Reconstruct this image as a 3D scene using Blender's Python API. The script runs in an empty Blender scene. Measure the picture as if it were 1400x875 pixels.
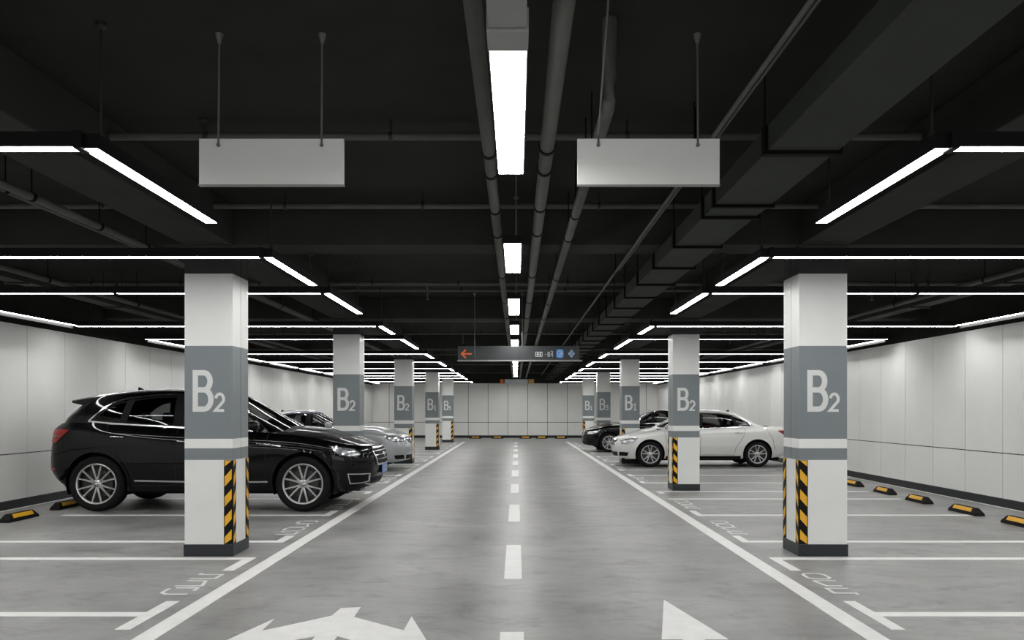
import bpy, bmesh, math, random
import numpy as np
from mathutils import Vector
random.seed(7)
SC = bpy.context.scene
COL = SC.collection
PI = math.pi
F = 1158.0      # focal length in pixels of the 1400 px wide frame
EYE = 1.42      # camera height in metres

# ------------------------------------------------------------------ materials
MATS = {}
def mat(name, col, rough=0.5, metal=0.0, noise=None, coat=0.0, spec=0.5, bump=None):
    if name in MATS: return MATS[name]
    m = bpy.data.materials.new(name); m.use_nodes = True
    nt = m.node_tree; b = nt.nodes['Principled BSDF']
    b.inputs['Base Color'].default_value = (*col, 1)
    b.inputs['Roughness'].default_value = rough
    b.inputs['Metallic'].default_value = metal
    b.inputs['Specular IOR Level'].default_value = spec
    b.inputs['Coat Weight'].default_value = coat
    b.inputs['Coat Roughness'].default_value = 0.03
    tc = nt.nodes.new('ShaderNodeTexCoord')
    if noise:
        sc, amt = noise
        n = nt.nodes.new('ShaderNodeTexNoise'); n.inputs['Scale'].default_value = sc
        n.inputs['Detail'].default_value = 5
        r = nt.nodes.new('ShaderNodeValToRGB')
        r.color_ramp.elements[0].position = .3; r.color_ramp.elements[1].position = .7
        r.color_ramp.elements[0].color = (*[c*(1-amt) for c in col], 1)
        r.color_ramp.elements[1].color = (*[min(1, c*(1+amt)) for c in col], 1)
        nt.links.new(tc.outputs['Object'], n.inputs['Vector'])
        nt.links.new(n.outputs['Fac'], r.inputs['Fac'])
        nt.links.new(r.outputs['Color'], b.inputs['Base Color'])
    if bump:
        sc, st = bump
        n = nt.nodes.new('ShaderNodeTexNoise'); n.inputs['Scale'].default_value = sc
        bp = nt.nodes.new('ShaderNodeBump'); bp.inputs['Strength'].default_value = st
        bp.inputs['Distance'].default_value = 0.01
        nt.links.new(tc.outputs['Object'], n.inputs['Vector'])
        nt.links.new(n.outputs['Fac'], bp.inputs['Height'])
        nt.links.new(bp.outputs['Normal'], b.inputs['Normal'])
    MATS[name] = m
    return m

def emit_mat(name, col, strength):
    if name in MATS: return MATS[name]
    m = bpy.data.materials.new(name); m.use_nodes = True
    nt = m.node_tree; nt.nodes.clear()
    e = nt.nodes.new('ShaderNodeEmission'); o = nt.nodes.new('ShaderNodeOutputMaterial')
    e.inputs['Color'].default_value = (*col, 1); e.inputs['Strength'].default_value = strength
    nt.links.new(e.outputs[0], o.inputs[0]); MATS[name] = m
    return m

def glass_mat(name, tint):
    if name in MATS: return MATS[name]
    m = bpy.data.materials.new(name); m.use_nodes = True
    nt = m.node_tree; nt.nodes.clear()
    t = nt.nodes.new('ShaderNodeBsdfTransparent'); t.inputs['Color'].default_value = (*tint, 1)
    g = nt.nodes.new('ShaderNodeBsdfGlossy'); g.inputs['Roughness'].default_value = .02
    f = nt.nodes.new('ShaderNodeFresnel'); f.inputs['IOR'].default_value = 1.5
    mx = nt.nodes.new('ShaderNodeMixShader'); o = nt.nodes.new('ShaderNodeOutputMaterial')
    nt.links.new(f.outputs[0], mx.inputs[0]); nt.links.new(t.outputs[0], mx.inputs[1])
    nt.links.new(g.outputs[0], mx.inputs[2]); nt.links.new(mx.outputs[0], o.inputs[0])
    MATS[name] = m
    return m

# ------------------------------------------------------------------ objects
def tag(o, label=None, cat=None, group=None, kind=None):
    if label: o['label'] = label
    if cat: o['category'] = cat
    if group: o['group'] = group
    if kind: o['kind'] = kind
    return o
def empty(name, loc, rz=0, label=None, cat=None, group=None):
    o = bpy.data.objects.new(name, None); COL.objects.link(o)
    o.empty_display_size = .1
    o.location = loc; o.rotation_euler = (0, 0, rz)
    return tag(o, label, cat, group)

class MB:
    """collects polygons, builds ONE mesh object"""
    def __init__(s): s.v = []; s.f = []; s.m = []
    def add(s, vs, fs, mi=0):
        o = len(s.v); s.v += [tuple(map(float, p)) for p in vs]
        s.f += [tuple(i+o for i in f) for f in fs]; s.m += [mi]*len(fs)
        return s
    def box(s, x0, x1, y0, y1, z0, z1, mi=0):
        v = [(x0,y0,z0),(x1,y0,z0),(x1,y1,z0),(x0,y1,z0),(x0,y0,z1),(x1,y0,z1),(x1,y1,z1),(x0,y1,z1)]
        return s.add(v, [(0,3,2,1),(4,5,6,7),(0,1,5,4),(1,2,6,5),(2,3,7,6),(3,0,4,7)], mi)
    def prism(s, poly, z0, z1, axis='z', mi=0):
        """poly of 2-D points extruded along an axis; axis y: points are (x, z); axis x: points are (y, z)"""
        n = len(poly)
        def P(p, d):
            return {'z': (p[0], p[1], d), 'y': (p[0], d, p[1]), 'x': (d, p[0], p[1])}[axis]
        v = [P(p, z0) for p in poly] + [P(p, z1) for p in poly]
        fs = [tuple(range(n))[::-1], tuple(range(n, 2*n))] + [(i, (i+1) % n, n+(i+1) % n, n+i) for i in range(n)]
        return s.add(v, fs, mi)
    def tube(s, pts, r, n=12, mi=0, caps=True):
        pts = [Vector(p) for p in pts]; rings = []
        rr = r if isinstance(r, (list, tuple)) else [r]*len(pts)
        for i, p in enumerate(pts):
            d = (pts[min(i+1, len(pts)-1)] - pts[max(i-1, 0)])
            d = d.normalized() if d.length > 1e-9 else Vector((0, 0, 1))
            u = d.cross(Vector((0, 0, 1)) if abs(d.z) < .9 else Vector((1, 0, 0))).normalized(); w = d.cross(u)
            rings.append([p + (u*math.cos(2*PI*k/n) + w*math.sin(2*PI*k/n))*rr[i] for k in range(n)])
        v = [q for ring in rings for q in ring]
        fs = [(i*n+k, i*n+(k+1) % n, (i+1)*n+(k+1) % n, (i+1)*n+k) for i in range(len(pts)-1) for k in range(n)]
        if caps: fs += [tuple(range(n)), tuple(range((len(pts)-1)*n, len(pts)*n))]
        return s.add(v, fs, mi)
    def lathe(s, prof, n=48, mi=0, axis='y', c=(0, 0, 0)):
        """profile of (radius, offset) spun about an axis through c"""
        v = []
        for r, h in prof:
            for k in range(n):
                a = 2*PI*k/n; A, B = r*math.cos(a), r*math.sin(a)
                q = {'y': (A, h, B), 'z': (A, B, h), 'x': (h, A, B)}[axis]
                v.append((q[0]+c[0], q[1]+c[1], q[2]+c[2]))
        fs = [(i*n+k, i*n+(k+1) % n, (i+1)*n+(k+1) % n, (i+1)*n+k) for i in range(len(prof)-1) for k in range(n)]
        return s.add(v, fs, mi)
    def ellipsoid(s, c, r, nu=20, nv=12, mi=0, p=1.0):
        v = []
        for j in range(nv+1):
            ph = PI*j/nv - PI/2
            for i in range(nu):
                th = 2*PI*i/nu
                f = lambda x: math.copysign(abs(x)**p, x)
                v.append((c[0]+r[0]*f(math.cos(ph))*f(math.cos(th)), c[1]+r[1]*f(math.cos(ph))*f(math.sin(th)), c[2]+r[2]*f(math.sin(ph))))
        fs = [(j*nu+i, j*nu+(i+1) % nu, (j+1)*nu+(i+1) % nu, (j+1)*nu+i) for j in range(nv) for i in range(nu)]
        return s.add(v, fs, mi)
    def build(s, name, mats, parent=None, smooth=None, bevel=None, merge=True, subsurf=0):
        me = bpy.data.meshes.new(name); me.from_pydata(s.v, [], s.f)
        if not isinstance(mats, (list, tuple)): mats = [mats]
        for m in mats: me.materials.append(m)
        me.polygons.foreach_set('material_index', s.m)
        bm = bmesh.new(); bm.from_mesh(me)
        if merge: bmesh.ops.remove_doubles(bm, verts=bm.verts, dist=1e-5)
        bmesh.ops.dissolve_degenerate(bm, edges=bm.edges, dist=1e-6)
        bmesh.ops.recalc_face_normals(bm, faces=bm.faces)
        bm.to_mesh(me); bm.free()
        if smooth is not None:
            me.shade_smooth(); me.set_sharp_from_angle(angle=math.radians(smooth))
        o = bpy.data.objects.new(name, me); COL.objects.link(o)
        if bevel:
            b = o.modifiers.new('bevel', 'BEVEL'); b.width = bevel; b.segments = 2; b.limit_method = 'ANGLE'
        if subsurf:
            q = o.modifiers.new('sub', 'SUBSURF'); q.levels = q.render_levels = subsurf
        if parent is not None: o.parent = parent
        return o

def ribbon(pts, w, closed=False):
    """mitred flat ribbon around a 2-D polyline: returns list of quads (each 4 points)"""
    n = len(pts); P = [np.array(p, float) for p in pts]; L = []; R = []
    for i in range(n):
        a = P[i-1] if (i > 0 or closed) else None
        b = P[(i+1) % n] if (i < n-1 or closed) else None
        d1 = (P[i]-a)/np.linalg.norm(P[i]-a) if a is not None else None
        d2 = (b-P[i])/np.linalg.norm(b-P[i]) if b is not None else None
        if d1 is None: d1 = d2
        if d2 is None: d2 = d1
        n1 = np.array([-d1[1], d1[0]]); n2 = np.array([-d2[1], d2[0]])
        m = n1+n2; m = m/np.linalg.norm(m) if np.linalg.norm(m) > 1e-6 else n1
        k = min(1/max(.35, float(m @ n1)), 2.2)
        L.append(P[i]+m*w/2*k); R.append(P[i]-m*w/2*k)
    q = []
    for i in range(n if closed else n-1):
        j = (i+1) % n
        q.append([L[i], R[i], R[j], L[j]])
    return q

def glyph(mb, strokes, org, ex, ey, nrm, sx, sy, w, th, mi=0):
    """strokes in a unit box drawn as raised ribbons on the plane org, ex, ey"""
    org, ex, ey, nrm = map(lambda a: np.array(a, float), (org, ex, ey, nrm))
    for si, (pts, closed) in enumerate(strokes):
        if si: th = th*1.12
        P = [(p[0]*sx, p[1]*sy) for p in pts]
        for q in ribbon(P, w, closed):
            lo = [org+ex*p[0]+ey*p[1] for p in q]; hi = [p+nrm*th for p in lo]
            mb.add(lo+hi, [(3,2,1,0),(4,5,6,7),(0,1,5,4),(1,2,6,5),(2,3,7,6),(3,0,4,7)], mi)

def arc(cx, cy, rx, ry, a0, a1, n=8):
    return [(cx+rx*math.cos(math.radians(a0+(a1-a0)*i/n)), cy+ry*math.sin(math.radians(a0+(a1-a0)*i/n))) for i in range(n+1)]
G_B = [([(0,-.074),(0,1)] + arc(.55,.765,.37,.235,90,-90), False), ([(-.1,.53)] + arc(.55,.265,.43,.265,90,-90) + [(-.165,0)], False)]
G_2 = [(arc(.5,.68,.45,.32,170,-25,10) + [(.02,0),(1,0)], False)]
G_1 = [([(.2,.75),(.55,1),(.55,0)], False), ([(.15,0),(.95,0)], False)]
G_3 = [(arc(.48,.76,.45,.24,160,-90,9)+arc(.48,.27,.5,.27,90,-160,9), False)]
G_5 = [([(.9,1),(.12,1),(.08,.55)]+arc(.45,.32,.48,.32,110,-150,9), False)]

# ------------------------------------------------------------------ material set
M = dict(
  floor=None,
  panel=mat('wall_panel', (.80,.805,.78), .38, noise=(1.2,.03)),
  joint=mat('panel_joint', (.008,.008,.008), .9, spec=.05),
  black=mat('black_paint', (.029,.029,.0262), .9, noise=(2.5,.12), spec=.08),
  beam=mat('beam_paint', (.040,.040,.037), .85, noise=(2.0,.12), spec=.08),
  base=mat('skirting', (.016,.018,.020), .5, spec=.3),
  white=mat('column_white', (.78,.785,.765), .40, noise=(3,.02)),
  grey=mat('column_grey', (.185,.208,.220), .42, noise=(3,.03)),
  collar=mat('column_collar', (.030,.031,.032), .6),
  plinth=mat('column_plinth', (.024,.028,.032), .45, spec=.3),
  letter=mat('letter_white', (.66,.67,.66), .5),
  guardk=mat('guard_black', (.009,.009,.009), .5, spec=.1),
  guardy=mat('guard_yellow', (.80,.42,.015), .45),
  paint=mat('road_paint', (.78,.78,.76), .48, noise=(9,.05)),
  paintthin=mat('road_paint_worn', (.74,.74,.72), .5, noise=(20,.08)),
  housing=mat('lamp_housing', (.004,.004,.004), .6, spec=.2),
  lens=emit_mat('lamp_lens', (1.0,.995,.98), 30.0),
  greymetal=mat('grey_metal', (.30,.30,.29), .5, noise=(4,.05)),
  sign=mat('blank_sign', (.80,.80,.77), .45, noise=(2,.04)),
  signdark=mat('sign_dark', (.030,.034,.036), .4),
  rod=mat('rod_metal', (.18,.18,.17), .5, metal=.4),
  rodk=mat('rod_black', (.012,.012,.012), .6),
  pipe=mat('pipe_paint', (.095,.095,.087), .6, noise=(3,.1), spec=.2),
  duct=mat('duct_metal', (.042,.047,.0415), .7, noise=(2,.1), spec=.1),
  duct2=mat('duct_flange', (.004,.004,.004), .7, spec=.1),
  rubber=mat('stop_rubber', (.008,.008,.008), .7, spec=.15, bump=(60,.3)),
  orange=mat('sign_orange', (.85,.16,.03), .5),
  amber=mat('sign_amber', (.62,.36,.10), .5),
  blue=mat('sign_blue', (.05,.28,.70), .45),
)
def floor_material():
    m = bpy.data.materials.new('polished_concrete'); m.use_nodes = True
    nt = m.node_tree; b = nt.nodes['Principled BSDF']; L = nt.links.new
    tc = nt.nodes.new('ShaderNodeTexCoord')
    mp = nt.nodes.new('ShaderNodeMapping'); mp.inputs['Scale'].default_value = (.9, 1.0, 1)
    n1 = nt.nodes.new('ShaderNodeTexNoise'); n1.inputs['Scale'].default_value = .9; n1.inputs['Detail'].default_value = 8; n1.inputs['Roughness'].default_value = .62
    n2 = nt.nodes.new('ShaderNodeTexNoise'); n2.inputs['Scale'].default_value = 7; n2.inputs['Detail'].default_value = 8; n2.inputs['Roughness'].default_value = .7
    mp2 = nt.nodes.new('ShaderNodeMapping'); mp2.inputs['Scale'].default_value = (.75, 1.25, 1)
    n3 = nt.nodes.new('ShaderNodeTexNoise'); n3.inputs['Scale'].default_value = 2.3; n3.inputs['Detail'].default_value = 10; n3.inputs['Roughness'].default_value = .75
    n3.inputs['Distortion'].default_value = .6
    L(tc.outputs['Object'], mp.inputs[0]); L(tc.outputs['Object'], mp2.inputs[0])
    L(mp.outputs[0], n1.inputs['Vector']); L(mp.outputs[0], n2.inputs['Vector']); L(mp2.outputs[0], n3.inputs['Vector'])
    r1 = nt.nodes.new('ShaderNodeValToRGB'); e = r1.color_ramp.elements
    e[0].position = .34; e[0].color = (.190,.190,.184,1); e[1].position = .64; e[1].color = (.320,.320,.310,1)
    L(n1.outputs['Fac'], r1.inputs['Fac'])
    r3 = nt.nodes.new('ShaderNodeValToRGB'); e = r3.color_ramp.elements
    e[0].position = .33; e[0].color = (.45,.45,.45,1); e[1].position = .50; e[1].color = (1,1,1,1)
    L(n3.outputs['Fac'], r3.inputs['Fac'])
    r2 = nt.nodes.new('ShaderNodeValToRGB'); e = r2.color_ramp.elements
    e[0].position = .3; e[0].color = (.88,.88,.88,1); e[1].position = .7; e[1].color = (1.07,1.07,1.07,1)
    L(n2.outputs['Fac'], r2.inputs['Fac'])
    a = nt.nodes.new('ShaderNodeMix'); a.data_type = 'RGBA'; a.blend_type = 'MULTIPLY'; a.inputs[0].default_value = 1
    L(r1.outputs[0], a.inputs[6]); L(r2.outputs[0], a.inputs[7])
    c = nt.nodes.new('ShaderNodeMix'); c.data_type = 'RGBA'; c.blend_type = 'MULTIPLY'; c.inputs[0].default_value = .7
    L(a.outputs[2], c.inputs[6]); L(r3.outputs[0], c.inputs[7])
    L(c.outputs[2], b.inputs['Base Color'])
    rr = nt.nodes.new('ShaderNodeMapRange'); rr.inputs['To Min'].default_value = .30; rr.inputs['To Max'].default_value = .48
    L(n1.outputs['Fac'], rr.inputs['Value']); L(rr.outputs[0], b.inputs['Roughness'])
    bp = nt.nodes.new('ShaderNodeBump'); bp.inputs['Strength'].default_value = .12; bp.inputs['Distance'].default_value = .01
    L(n2.outputs['Fac'], bp.inputs['Height']); L(bp.outputs[0], b.inputs['Normal'])
    b.inputs['Specular IOR Level'].default_value = .5
    return m
M['floor'] = floor_material()
# ================================================================== the setting
XL, XR, Y0, Y1, ZC = -7.22, 7.09, -5.0, 42.6, 3.385
def struct(o): return tag(o, kind='structure')
struct(MB().box(XL-.3, XR+.3, Y0-.3, Y1+.3, -.25, 0).build('floor', M['floor']))
struct(MB().box(XL-.3, XR+.3, Y0-.3, Y1+.3, ZC, ZC+.25).build('ceiling', M['black']))
def side_wall(name, x, sgn, start, step):
    """panel-clad wall: white panels with open joints on a dark backing, black band above"""
    mb = MB(); t = .02
    mb.box(min(x+sgn*t, x+sgn*.3), max(x+sgn*t, x+sgn*.3), Y0-.3, Y1+.3, 0, ZC, 1)
    xi = sorted((x, x+sgn*t))
    y = start
    while y > Y0: y -= step
    while y < Y1:
        a, b = max(y+.007, Y0), min(y+step-.007, Y1)
        mb.box(xi[0], xi[1], a, b, .125, .777, 0); mb.box(xi[0], xi[1], a, b, .791, 2.655, 0)
        y += step
    mb.box(xi[0], xi[1], Y0, Y1, 2.67, ZC, 2)
    return struct(mb.build(name, [M['panel'], M['joint'], M['black']]))
side_wall('wall_left', XL, -1, 12.5, 1.045)
side_wall('wall_right', XR, 1, 12.35, 1.03)
def end_wall(name, y, sgn, top):
    mb = MB(); yi = sorted((y, y+sgn*.02)); yb = sorted((y+sgn*.02, y+sgn*.3))
    mb.box(XL-.3, XR+.3, yb[0], yb[1], 0, ZC, 1)
    x = -.43-7*.995
    while x < XR:
        a, b = max(x+.01, XL), min(x+.985, XR)
        if b > a:
            mb.box(a, b, yi[0], yi[1], .125, .770, 0); mb.box(a, b, yi[0], yi[1], .790, top, 0)
        x += .995
    mb.box(XL, XR, yi[0], yi[1], top+.01, ZC, 2)
    return struct(mb.build(name, [M['panel'], M['joint'], M['black']]))
end_wall('wall_back', Y1, 1, 2.74)
# unseen opening added behind the viewpoint so fill light enters; piers left and right
mb = MB(); mb.box(XL-.3, -6.2, Y0-.3, Y0, 0, ZC, 0); mb.box(6.2, XR+.3, Y0-.3, Y0, 0, ZC, 0); mb.box(-6.2, 6.2, Y0-.3, Y0, 2.95, ZC, 1)
struct(mb.build('wall_front', [M['panel'], M['black']]))
struct(MB().box(XL, XL+.018, Y0, Y1, 0, .12).build('baseboard_left', M['base'], bevel=.004))
struct(MB().box(XR-.018, XR, Y0, Y1, 0, .12).build('baseboard_right', M['base'], bevel=.004))
struct(MB().box(XL+.018, XR-.018, Y1-.018, Y1, 0, .12).build('baseboard_back', M['base'], bevel=.004))
struct(MB().box(XL+.030, XL+.075, Y0+.1, Y1-.2, 0, .003).build('trim_1', M['paint']))
struct(MB().box(XR-.075, XR-.030, Y0+.1, Y1-.2, 0, .003).build('trim_2', M['paint']))

COLY = [8.21, 14.85, 22.3, 29.9, 36.7]
ZB = 3.015
for i, y in enumerate([1.3] + COLY):
    struct(MB().box(XL, XR, y, y+.47, ZB, ZC).build('ceiling_beam', M['beam'], bevel=.008))
for x0, x1 in ((-3.216, -2.75), (2.74, 3.206)):
    mb = MB(); ys = [Y0] + [v for y in [1.3]+COLY for v in (y, y+.47)] + [Y1]
    for k in range(0, len(ys), 2): mb.box(x0, x1, ys[k], ys[k+1], ZB, ZC)
    struct(mb.build('ceiling_beam', M['beam'], bevel=.008))

# ================================================================== columns
WORD = ['nearest', 'second nearest', 'third nearest', 'fourth nearest', 'farthest']
CX = {-1: [2.75]*5, 1: [2.74, 2.745, 2.78, 2.856, 2.90]}
SUB = {-1: [G_2, G_2, G_2, G_1, G_5], 1: [G_2, G_2, G_1, G_3, G_1]}
CWID, CDEP = .466, .47
def column(s, i):
    y = COLY[i]; side = 'left' if s < 0 else 'right'
    xin = CX[s][i]; xc = s*(xin+CWID/2)
    tails = {(-1,0): 'in front of the black SUV', (-1,1): 'beside the silver sedan nose', (-1,2): 'beyond the silver sedan', (-1,3): 'with four columns before and behind it in line',
             (-1,4): 'near the far wall', (1,0): 'before the wheel stops', (1,1): 'in front of the white sedan', (1,2): 'behind the white sedan bonnet', (1,3): 'beside the black sedan bonnet', (1,4): 'near the far wall'}
    tl = tails[(s, i)] if (s, i) != (-1, 3) else 'between the third and the farthest'
    root = empty('column', (xc, y, 0), 0, f'{WORD[i]} white and grey square column of the {side} row, {tl}', 'column', 'square columns beside the lane')
    h = CWID/2; d = CDEP
    mb = MB()
    for z0, z1, mi, gr in ((.114,.932,0,0),(.932,1.045,1,1),(1.045,1.137,0,1),(1.137,2.038,1,1),(2.038,2.738,0,1),(2.738,ZB-.001,2,1)):
        if not gr: mb.box(-h, h, 0, d, z0, z1, mi)
        else:
            g = .235
            mb.box(-h, h, 0, g, z0, z1, mi); mb.box(-h, h, g+.011, d, z0, z1, mi)
            mb.box(-h+.012, h-.012, g, g+.011, z0, z1, 3)
    mb.build('shaft', [M['white'], M['grey'], M['collar'], M['joint']], root)
    MB().box(-h-.008, h+.008, -.008, d+.008, 0, .114).build('plinth', M['plinth'], root, bevel=.004)
    off = .085
    b = MB(); glyph(b, G_B, (-h+off+.02, 0, 1.405+.02), (1,0,0), (0,0,1), (0,-1,0), .155, .352, .052, .004)
    b.build('letter', M['letter'], root)
    b = MB(); glyph(b, SUB[s][i], (-h+off+.213, 0, 1.412), (1,0,0), (0,0,1), (0,-1,0), .085, .160, .028, .004)
    b.build('numeral', M['letter'], root)
    xi = -s*h           # face towards the lane
    for back in (0, 1):
        mb = MB(); t = .006; w = .083; z0, z1 = .116, .930
        yf = d+t if back else -t
        # leg on the front/back face and leg on the lane face
        x0, x1 = sorted((xi, xi+s*w)); ya, yb = sorted((yf, d if back else 0))
        mb.box(x0, x1, ya, yb, z0, z1, 0)
        x0, x1 = sorted((xi, xi-s*t)); ya, yb = sorted((yf, (d-w) if back else w))
        mb.box(x0, x1, ya, yb, z0, z1, 0)
        for k in range(5):
            c = .165+k*.195
            lo, hi = .045, .045
            # yellow diagonal band on the front/back face: rises away from the lane-side corner mirrored by row
            def band(p, q):
                pts = [(p, c-.075), (q, c), (q, c+.095), (p, c+.02)]
                out = [(a, min(max(b_, z0+.004), z1-.004)) for a, b_ in pts]
                return out
            if c-.075 > z1: continue
            P = band(xi+s*(w-.008), xi+s*.008)
            e = yf+(-.0015 if not back else .0015)
            mb.prism(P, min(e, yf), max(e, yf), 'y', 1)
            a, b_ = ((.008, w-.008) if not back else (d-.008, d-w+.008))
            P = band(a, b_) if True else None
            ex = xi-s*t; ex2 = ex-s*.0015
            mb.prism(P, min(ex, ex2), max(ex, ex2), 'x', 1)
        mb.build('corner_guard', [M['guardk'], M['guardy']], root)
    return root
for s in (-1, 1):
    for i in range(5): column(s, i)

# ================================================================== floor paint
def flat(name, polys, label, cat, group=None, m='paint', z=.003):
    mb = MB()
    for p in polys: mb.prism(p, 0, z)
    return tag(mb.build(name, M[m]), label, cat, group)
R4 = lambda x0, x1, y0, y1: [(x0,y0),(x1,y0),(x1,y1),(x0,y1)]
flat('lane_line', [R4(-2.372, -2.232, -3, 37.4)], 'long solid white line along the left edge of the driving lane', 'painted line', 'lane edge lines')
flat('lane_line', [R4(2.160, 2.300, -3, 37.4)], 'long solid white line along the right edge of the driving lane', 'painted line', 'lane edge lines')
DASH = [(3.6,5.40),(7.09,8.87),(10.70,12.65),(14.35,16.15),(17.95,19.8),(21.6,23.4),(25.0,26.9),(28.6,30.4),(32.0,33.8),(35.0,36.5)]
OW = ['nearest','second nearest','third nearest','fourth nearest','fifth nearest','sixth nearest','seventh nearest','eighth nearest','ninth nearest','tenth nearest','eleventh nearest','twelfth nearest','thirteenth nearest']
for i, (a, b) in enumerate(DASH):
    lab = f'{OW[i]} white dash of the broken line down the lane centre' if i < 9 else 'farthest white dash of the broken line down the lane centre'
    flat('centre_dash', [R4(-.103, .047, a, b)], lab, 'painted line', 'dashes down the middle of the lane')
# turning arrow, left
A = [(-1.64,5.75),(-1.633,5.434),(-1.547,5.518),(-1.27,5.83),(-1.254,6.05),(-1.118,6.08),(-1.11,5.79),(-.724,5.44),(-.719,5.81),
     (-.556,5.22),(-.42,4.62),(-.80,4.95),(-1.0,5.20),(-1.12,5.30),(-1.12,3.3),(-1.258,3.3),(-1.258,5.30),(-1.36,5.22),(-1.50,4.98),(-1.93,4.62),(-1.778,5.22)]
flat('floor_arrow', [A], 'big white branching arrow painted on the left half of the lane', 'floor arrow', 'arrows on the lane')
flat('floor_arrow', [[(1.099,6.317),(.897,5.23),(1.025,5.23),(1.025,3.2),(1.16,3.2),(1.16,5.23),(1.309,5.23)]],
     'white straight arrow with triangular head on the right half of the lane', 'floor arrow', 'arrows on the lane')
# bay lines : (Y, near tick, far tick)
BAYS = [(5.87,.41,.40),(8.06,.60,.06),(9.10,.06,.42),(11.38,.10,.50),(13.45,.05,.05),(14.66,.35,.06),(16.40,.06,.40),(18.30,.30,.30),(19.95,.30,.30),(21.9,.4,.05),
        (23.3,.05,.45),(25.4,.35,.35),(27.5,.35,.35),(29.4,.4,.05),(30.9,.05,.4),(33.0,.35,.35),(35.0,.35,.35),(36.4,.05,.3)]
BAYN = ['nearest','second nearest','third nearest','fourth nearest','fifth nearest','sixth nearest','seventh nearest','eighth nearest','ninth nearest','tenth nearest','eleventh nearest','twelfth nearest','thirteenth nearest','sixth farthest' ,'fourth farthest','third farthest','second farthest','farthest']
BAYN[13] = 'fifth farthest'
for s in (-1, 1):
    t0, t1 = (2.492, 2.592) if s < 0 else (2.418, 2.508)
    side = 'left' if s < 0 else 'right'
    for i, (y, n, f) in enumerate(BAYS):
        near, far = (n, f)
        lw = .06
        P = [R4(*sorted((s*t1, s*6.1)), y-lw, y+lw), R4(*sorted((s*t0, s*t1)), y-max(near, lw), y+max(far, lw))]
        ex = 'just before the nearest column' if i == 1 else 'just behind the nearest column' if i == 2 else 'with a short tick along the lane'
        flat('bay_line', P, f'{BAYN[i]} white bay line on the {side} side, {ex}', 'painted line', 'parking bay lines')
# bay numbers, thin outline figures read along the lane
U1 = [([(.05,1),(.05,.25),(.25,0),(.85,0)], False), ([(.55,1),(.95,1)], False), ([(.95,1),(.95,.2)], False)]
U2 = [([(.1,.05),(.1,1),(.8,1),(.8,.12),(1,.12)], False)]
U3 = [([(.05,.2),(.05,.85),(.25,1),(.75,1),(.95,.8),(.95,.15),(.75,0),(.25,0)], True)]
U4 = [([(.1,0),(.1,1)], False), ([(.1,1),(.9,.8),(.9,.1)], False)]
def bay_number(s, y0, y1, order, label):
    mb = MB(); n = len(order); st = (y1-y0)/n
    xa, xb = (2.53, 2.75) if s < 0 else (2.46, 2.645)
    for k, g in enumerate(order):
        if s < 0: org, ex, ey = (-xb, y0+k*st, 0), (0,1,0), (1,0,0)
        else: org, ex, ey = (xb, y0+k*st+st*.86, 0), (0,-1,0), (-1,0,0)
        glyph(mb, g, org, ex, ey, (0,0,1), st*.86, xb-xa, .027, .0025)
    return tag(mb.build('bay_number', M['paintthin']), label, 'painted number', 'thin bay numbers on the floor')
SPN = [(6.50,7.38,[U1,U4,U2]),(9.62,10.85,[U2,U3,U4,U1]),(12.1,13.3,[U3,U1,U2,U4]),(17.0,17.9,[U4,U3,U2]),(20.4,21.3,[U2,U1,U3]),(23.9,24.8,[U3,U4,U1]),(27.9,28.8,[U1,U3,U2])]
for s in (-1, 1):
    side = 'left' if s < 0 else 'right'
    for i, (a, b, o) in enumerate(SPN):
        bay_number(s, a, b, o if s < 0 else [U2, U4, U3, U1][:len(o)], f'{OW[i]} thin white outlined bay number on the {side} of the lane')

# ================================================================== wheel stops
def wheel_stop(x, y0, y1, s, label, group, rot=False):
    """rubber stop; long axis along y, yellow insert on the side towards the lane"""
    L = y1-y0; root = empty('wheel_stop', (x, (y0+y1)/2, 0), 0, label, 'wheel stop', group)
    h, wb, wt = .10, .075, .032
    mb = MB(); e = L/2; ec = e-.085
    v = [(-wb,-e,0),(wb,-e,0),(wb,e,0),(-wb,e,0),(-wb*.9,-e+.012,.035),(wb*.9,-e+.012,.035),(wb*.9,e-.012,.035),(-wb*.9,e-.012,.035),
         (-wt,-ec,h),(wt,-ec,h),(wt,ec,h),(-wt,ec,h)]
    mb.add(v, [(3,2,1,0),(0,1,5,4),(1,2,6,5),(2,3,7,6),(3,0,4,7),(4,5,9,8),(5,6,10,9),(6,7,11,10),(7,4,8,11),(8,9,10,11)])
    mb.build('rubber_body', M['rubber'], root, bevel=.006)
    def lerp(t, a): # point on the sloping lane-side face
        xx = -s*(wb*.9+(wt-wb*.9)*t); zz = .035+(h-.035)*t
        return (xx-s*.0025, a, zz+.002)
    q = [lerp(.18,-ec+.03),lerp(.18,ec-.03),lerp(.90,ec-.04),lerp(.90,-ec+.04)]
    q2 = [(p[0]+s*.004, p[1], p[2]-.003) for p in q]
    mb = MB().add(q+q2, [(0,1,2,3),(7,6,5,4),(0,4,5,1),(1,5,6,2),(2,6,7,3),(3,7,4,0)])
    mb.build('yellow_insert', M['guardy'], root)
    if rot: root.rotation_euler = (0, 0, rot)
    return root
GW = 'wheel stops at the bay heads'
for i, (x, a, b, lab) in enumerate([(6.17,10.0,10.68,'cut off by the picture edge'),(6.17,11.27,11.98,'second one in from the picture edge'),(6.19,12.7,13.35,'middle one of the row along the wall'),
        (6.25,14.05,14.68,'second one past the nearest right column'),(6.30,15.5,16.15,'next to the nearest right column')]):
    wheel_stop(x, a, b, 1, f'black and yellow wheel stop on the right, {lab}', GW)
wheel_stop(-6.42, 10.6, 11.28, -1, 'black and yellow rubber wheel stop on the left, lying clear of the SUV', GW)
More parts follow.
